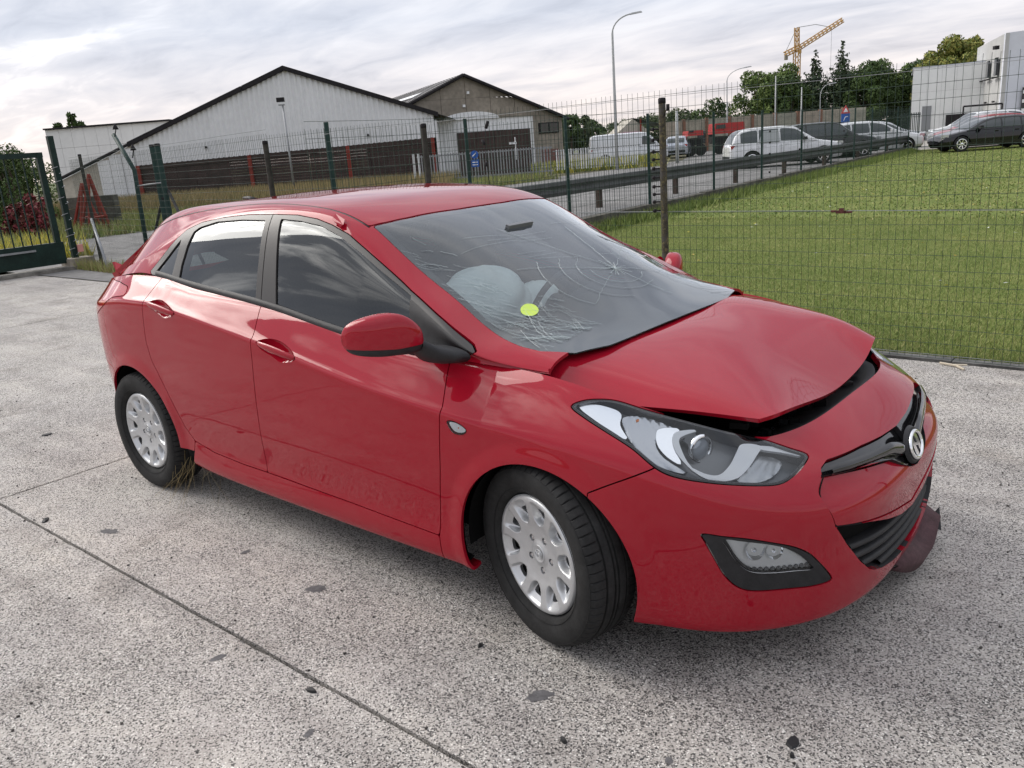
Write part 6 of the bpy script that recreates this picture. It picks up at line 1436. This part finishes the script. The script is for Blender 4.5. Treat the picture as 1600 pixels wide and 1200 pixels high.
    for sgn in (-1, 1):
        for cx in (wb0, wb1):
            wh = empty('wheel', (cx, sgn * (W - .02), R_)); wh.parent = r0; wh.rotation_euler.z = 0 if sgn > 0 else PI
            MB().lathe([(.0, -.08), (R_*.70, -.02), (R_*.72, .0), (R_*.92, .012), (R_, -.01), (R_, -.19), (0, -.2)], 28).build('tyre', RUB, wh, True, auto=.5)
            sp = MB().lathe([(R_*.70, .002), (R_*.66, .014), (R_*.60, .008)], 28)
            for k in range(7 if detail else 5):
                a = 2*PI*k/(7 if detail else 5); ca, sa = math.cos(a), math.sin(a); sp.add([(R_*.08*ca - .028*sa, .004, R_*.08*sa + .028*ca), (R_*.08*ca + .028*sa, .004, R_*.08*sa - .028*ca), (R_*.66*ca + .016*sa, .012, R_*.66*sa - .016*ca), (R_*.66*ca - .016*sa, .012, R_*.66*sa + .016*ca)], [(0, 1, 2, 3)])
            sp.lathe([(0, .014), (.05, .012), (.06, .004)], 12); sp.build('rim', CHROMEF, wh, True)
        MB().box((L*.95, sgn*W*.66, nose - .02), (.30, .30, .13), Matrix.Rotation(-sgn*.45, 3, 'Z')).build('headlight', mat('parked_headlight', (.6, .62, .64), .15, .5), r0)
        MB().box((L*.025, sgn*W*.74, belt - .12), (.16, .26, .13)).build('tail_light', TAILRED, r0)
        MB().box((L*.645, sgn*(W + .07), belt + .06), (.14, .20, .13), None, .8).build('door_mirror', BLK if detail else body, r0)
        MB().box((L/2, sgn*(W*.985), .30), (L*.52, .03, .14)).build('sill_trim', BLK if kind == 'suv' else body, r0)
        if detail:
            for x in (L*.245, L*.44, L*.67): MB().box((x, sgn*(W + .002), .62), (.008, .006, .60)).build('door_gap', DARK, r0)
            for x in (L*.29, L*.485): MB().box((x, sgn*(W*.985 + .012), belt - .12), (.16, .02, .03)).build('door_handle', body, r0)
    MB().box((L*.985, 0, .44), (.06, W*1.1, .20)).build('front_grille', BLK, r0)
    MB().box((.01, 0, .45), (.06, W*1.5, .16)).build('rear_bumper_trim', BLK, r0)
    return r0
WP = (.74, .75, .76)
parked('white_suv', 'white SUV with a grey sheet over its rear side window, behind the guard rail', gp(9.95, 37.0), BZ - .06, WP, 4.75, .93, 1.64, 1.0, .82, 'suv')
sh = MB().add([(1.15, -.915, 1.02), (2.02, -.915, 1.02), (2.00, -.765, 1.50), (1.35, -.775, 1.48)], [(0, 1, 2, 3)]).build('window_sheet', mat('grey_sheet', (.36, .38, .38), .6), [o for o in bpy.data.objects if o.name.startswith('white_suv')][0], fix=False); sh.modifiers.new('s', 'SOLIDIFY').thickness = .02
parked('dark_suv', 'dark SUV half hidden behind the white SUV', gp(13.4, 40.8), BZ - .06, (.02, .02, .022), 4.6, .9, 1.66, 1.0, .8, 'suv', detail=False)
parked('white_saloon', 'white car parked just right of the sheeted SUV', gp(16.0, 42.0), BZ - .08, WP, 4.6, .9, 1.56, .98, .78, 'hatch', detail=False)
parked('white_hatchback', 'farther white car left of the mesh gate', gp(19.0, 47.5), BZ - .10, (.68, .70, .72), 4.4, .88, 1.5, .95, .75, 'hatch', detail=False)
parked('silver_hatchback', 'silver hatchback seen from behind beyond the road', gp(12.6, 60.0), BZ + PI/2 - .3, (.42, .45, .50), 4.2, .88, 1.48, .95, .75, 'hatch', metal=.5, detail=False)
parked('white_van', 'white panel van parked behind the lichened post', gp(6.25, 57.0), BZ - .05, (.72, .74, .77), 5.1, .95, 1.9, 1.05, .85, 'van', detail=False)
parked('black_hatchback', 'black hatchback with silver spoked wheels at the end of the lawn', gp(23.6, 37.4), BZ + PI - .06, (.008, .009, .011), 4.35, .88, 1.38, .89, .70, 'hatch', rough=.15)
parked('red_hatchback', 'red hatchback parked behind the black hatchback', gp(25.2, 40.6), BZ + PI - .06, (.25, .015, .02), 4.3, .88, 1.46, .93, .72, 'hatch', detail=False)
parked('silver_saloon', 'silver car in the row behind the red parked hatchback', gp(26.6, 43.4), BZ + PI - .06, (.45, .46, .47), 4.4, .88, 1.50, .95, .74, 'hatch', metal=.5, detail=False)
parked('white_estate', 'white car farthest back in the row by the office block', gp(28.2, 46.0), BZ + PI - .06, (.70, .71, .72), 4.6, .9, 1.62, 1.0, .8, 'suv', detail=False)
# mesh gate and dark fence panels at the far right corner
mg = empty('dark_railing', gp(21.3, 44.0), BZ); tag(mg, 'dark green railing panel at the far corner of the lawn', 'fence')
for i in range(12): MB().box((-.55 + i * .10, .25 * i * .1, .9), (.03, .03, 1.8)).build('bar', GREEND, mg)
for z in (.2, 1.7): MB().box((0, .14, z), (1.2, .04, .05), Matrix.Rotation(.24, 3, 'Z')).build('rail', GREEND, mg)
ob_ = MB().box((0, 0, .55), (3.2, .1, .9)).build('site_hoarding', BLK); ob_.location = gp(23.5, 62, .6); ob_.rotation_euler.z = BZ; tag(ob_, 'dark hoarding between the trees and the white building', 'hoarding')

# ---------------------------------------------------------------- stains and small debris on the concrete
STAIN = speckle('oil_stained_concrete', (.115, .112, .115), .3, 40, .7, .3, .002)
def blob(x, y, rx, ry, a, seed, m, name, z, par=None, th=0.0):
    r_ = random.Random(seed); n = 22; pts = []
    for i in range(n):
        t = 2*PI*i/n; k = 1 + r_.uniform(-.22, .22); u, v = rx*k*math.cos(t), ry*k*math.sin(t); pts.append((x + u*math.cos(a) - v*math.sin(a), y + u*math.sin(a) + v*math.cos(a)))
    return MB().add([(px_, py_, z) for px_, py_ in pts], [tuple(range(n))]).build(name, m, par)
for i, (x, y, rx, ry) in enumerate(((-2.30, -1.28, .055, .022), (-.98, -1.07, .040, .026), (.16, -1.10, .046, .024), (-.89, -1.56, .03, .014), (-1.52, -1.04, .022, .014), (-.30, -1.62, .02, .012), (.62, -1.12, .014, .01))): blob(x, y, rx, ry, .35 + i * .3, 40 + i, STAIN, 'oil_stain', .0012 + i * .0001, yb)
FL = mat('black_rubber_chip', (.015, .015, .016), .6)
rg = random.Random(77)
chips = [(.86, -.87, .030, 'larger black plastic chip on the concrete at the lower right'), (.88, -.92, .012, None), (-.46, -1.49, .022, 'curled dark leaf on the slab joint'), (-4.25, -.79, .040, 'dark strip lying on the concrete left of the rear wheel'), (.34, -1.22, .016, None), (-.17, -1.0, .014, None), (-2.73, -1.40, .03, 'black clump in the slab joint at the left')]
for i, (x, y, s_, lb) in enumerate(chips):
    m_ = MB(); n = 9; pts = [(s_*rg.uniform(.7, 1.2)*math.cos(2*PI*k/n), .55*s_*rg.uniform(.7, 1.2)*math.sin(2*PI*k/n)) for k in range(n)]
    m_.add([(a, b, .001) for a, b in pts] + [(a*.8, b*.8, .005 + rg.uniform(0, .006)) for a, b in pts], [tuple(range(n, 2*n))] + [(k, (k+1) % n, (k+1) % n + n, k + n) for k in range(n)]); o = m_.build('plastic_chip', FL); o.location = (x, y, 0); o.rotation_euler.z = rg.uniform(0, 3)
    tag(o, lb or ['', 'tiny dark chip beside the larger black chip', '', '', 'tiny dark chip right of the slab joint', 'tiny dark chip in front of the front wheel'][i], 'chip', 'chips on the concrete')
gm = MB()
for i in range(900):
    x = rg.uniform(-6, 1.6); y = rg.uniform(-2.3, 3.0); s_ = rg.uniform(.002, .006); gm.box((x, y, s_*.5), (s_*rg.uniform(1, 2), s_, s_), Matrix.Rotation(rg.uniform(0, 3), 3, 'Z'))
go = gm.build('grit', speckle('loose_grit', (.07, .065, .06), .6, 50, .9)); tag(go, 'scattered grit and crumbs on the concrete', 'grit', kind='stuff')
tw = MB().tube([(.25, 3.20, .012), (.36, 3.16, .014), (.42, 3.10, .01)], .008, 6).tube([(.33, 3.17, .014), (.42, 3.18, .02)], .006, 6).build('twig', mat('bleached_twig', (.52, .46, .36), .8)); tag(tw, 'bleached twig lying at the edge of the lawn', 'twig')
tf = MB(); r_ = random.Random(3)
for i in range(24):
    x0, y0 = -2.36 + r_.uniform(-.08, .16), -.80 + r_.uniform(-.04, .10); a = r_.uniform(-1.2, 1.2); L_ = r_.uniform(.10, .26)
    tf.tube([(x0, y0, .22 + r_.uniform(-.02, .04)), (x0 + .25*L_*math.sin(a), y0 - .3*L_*r_.random(), .14), (x0 + L_*math.sin(a), y0 - .7*L_*r_.random() - .02, max(.004, .20 - L_))], [.0011, .0009, .0005], 4, cap=False)
tfo = tf.build('dry_grass_tuft', STRAW[1]); tag(tfo, 'tuft of dry grass hanging from under the sill behind the rear wheel', 'grass tuft')
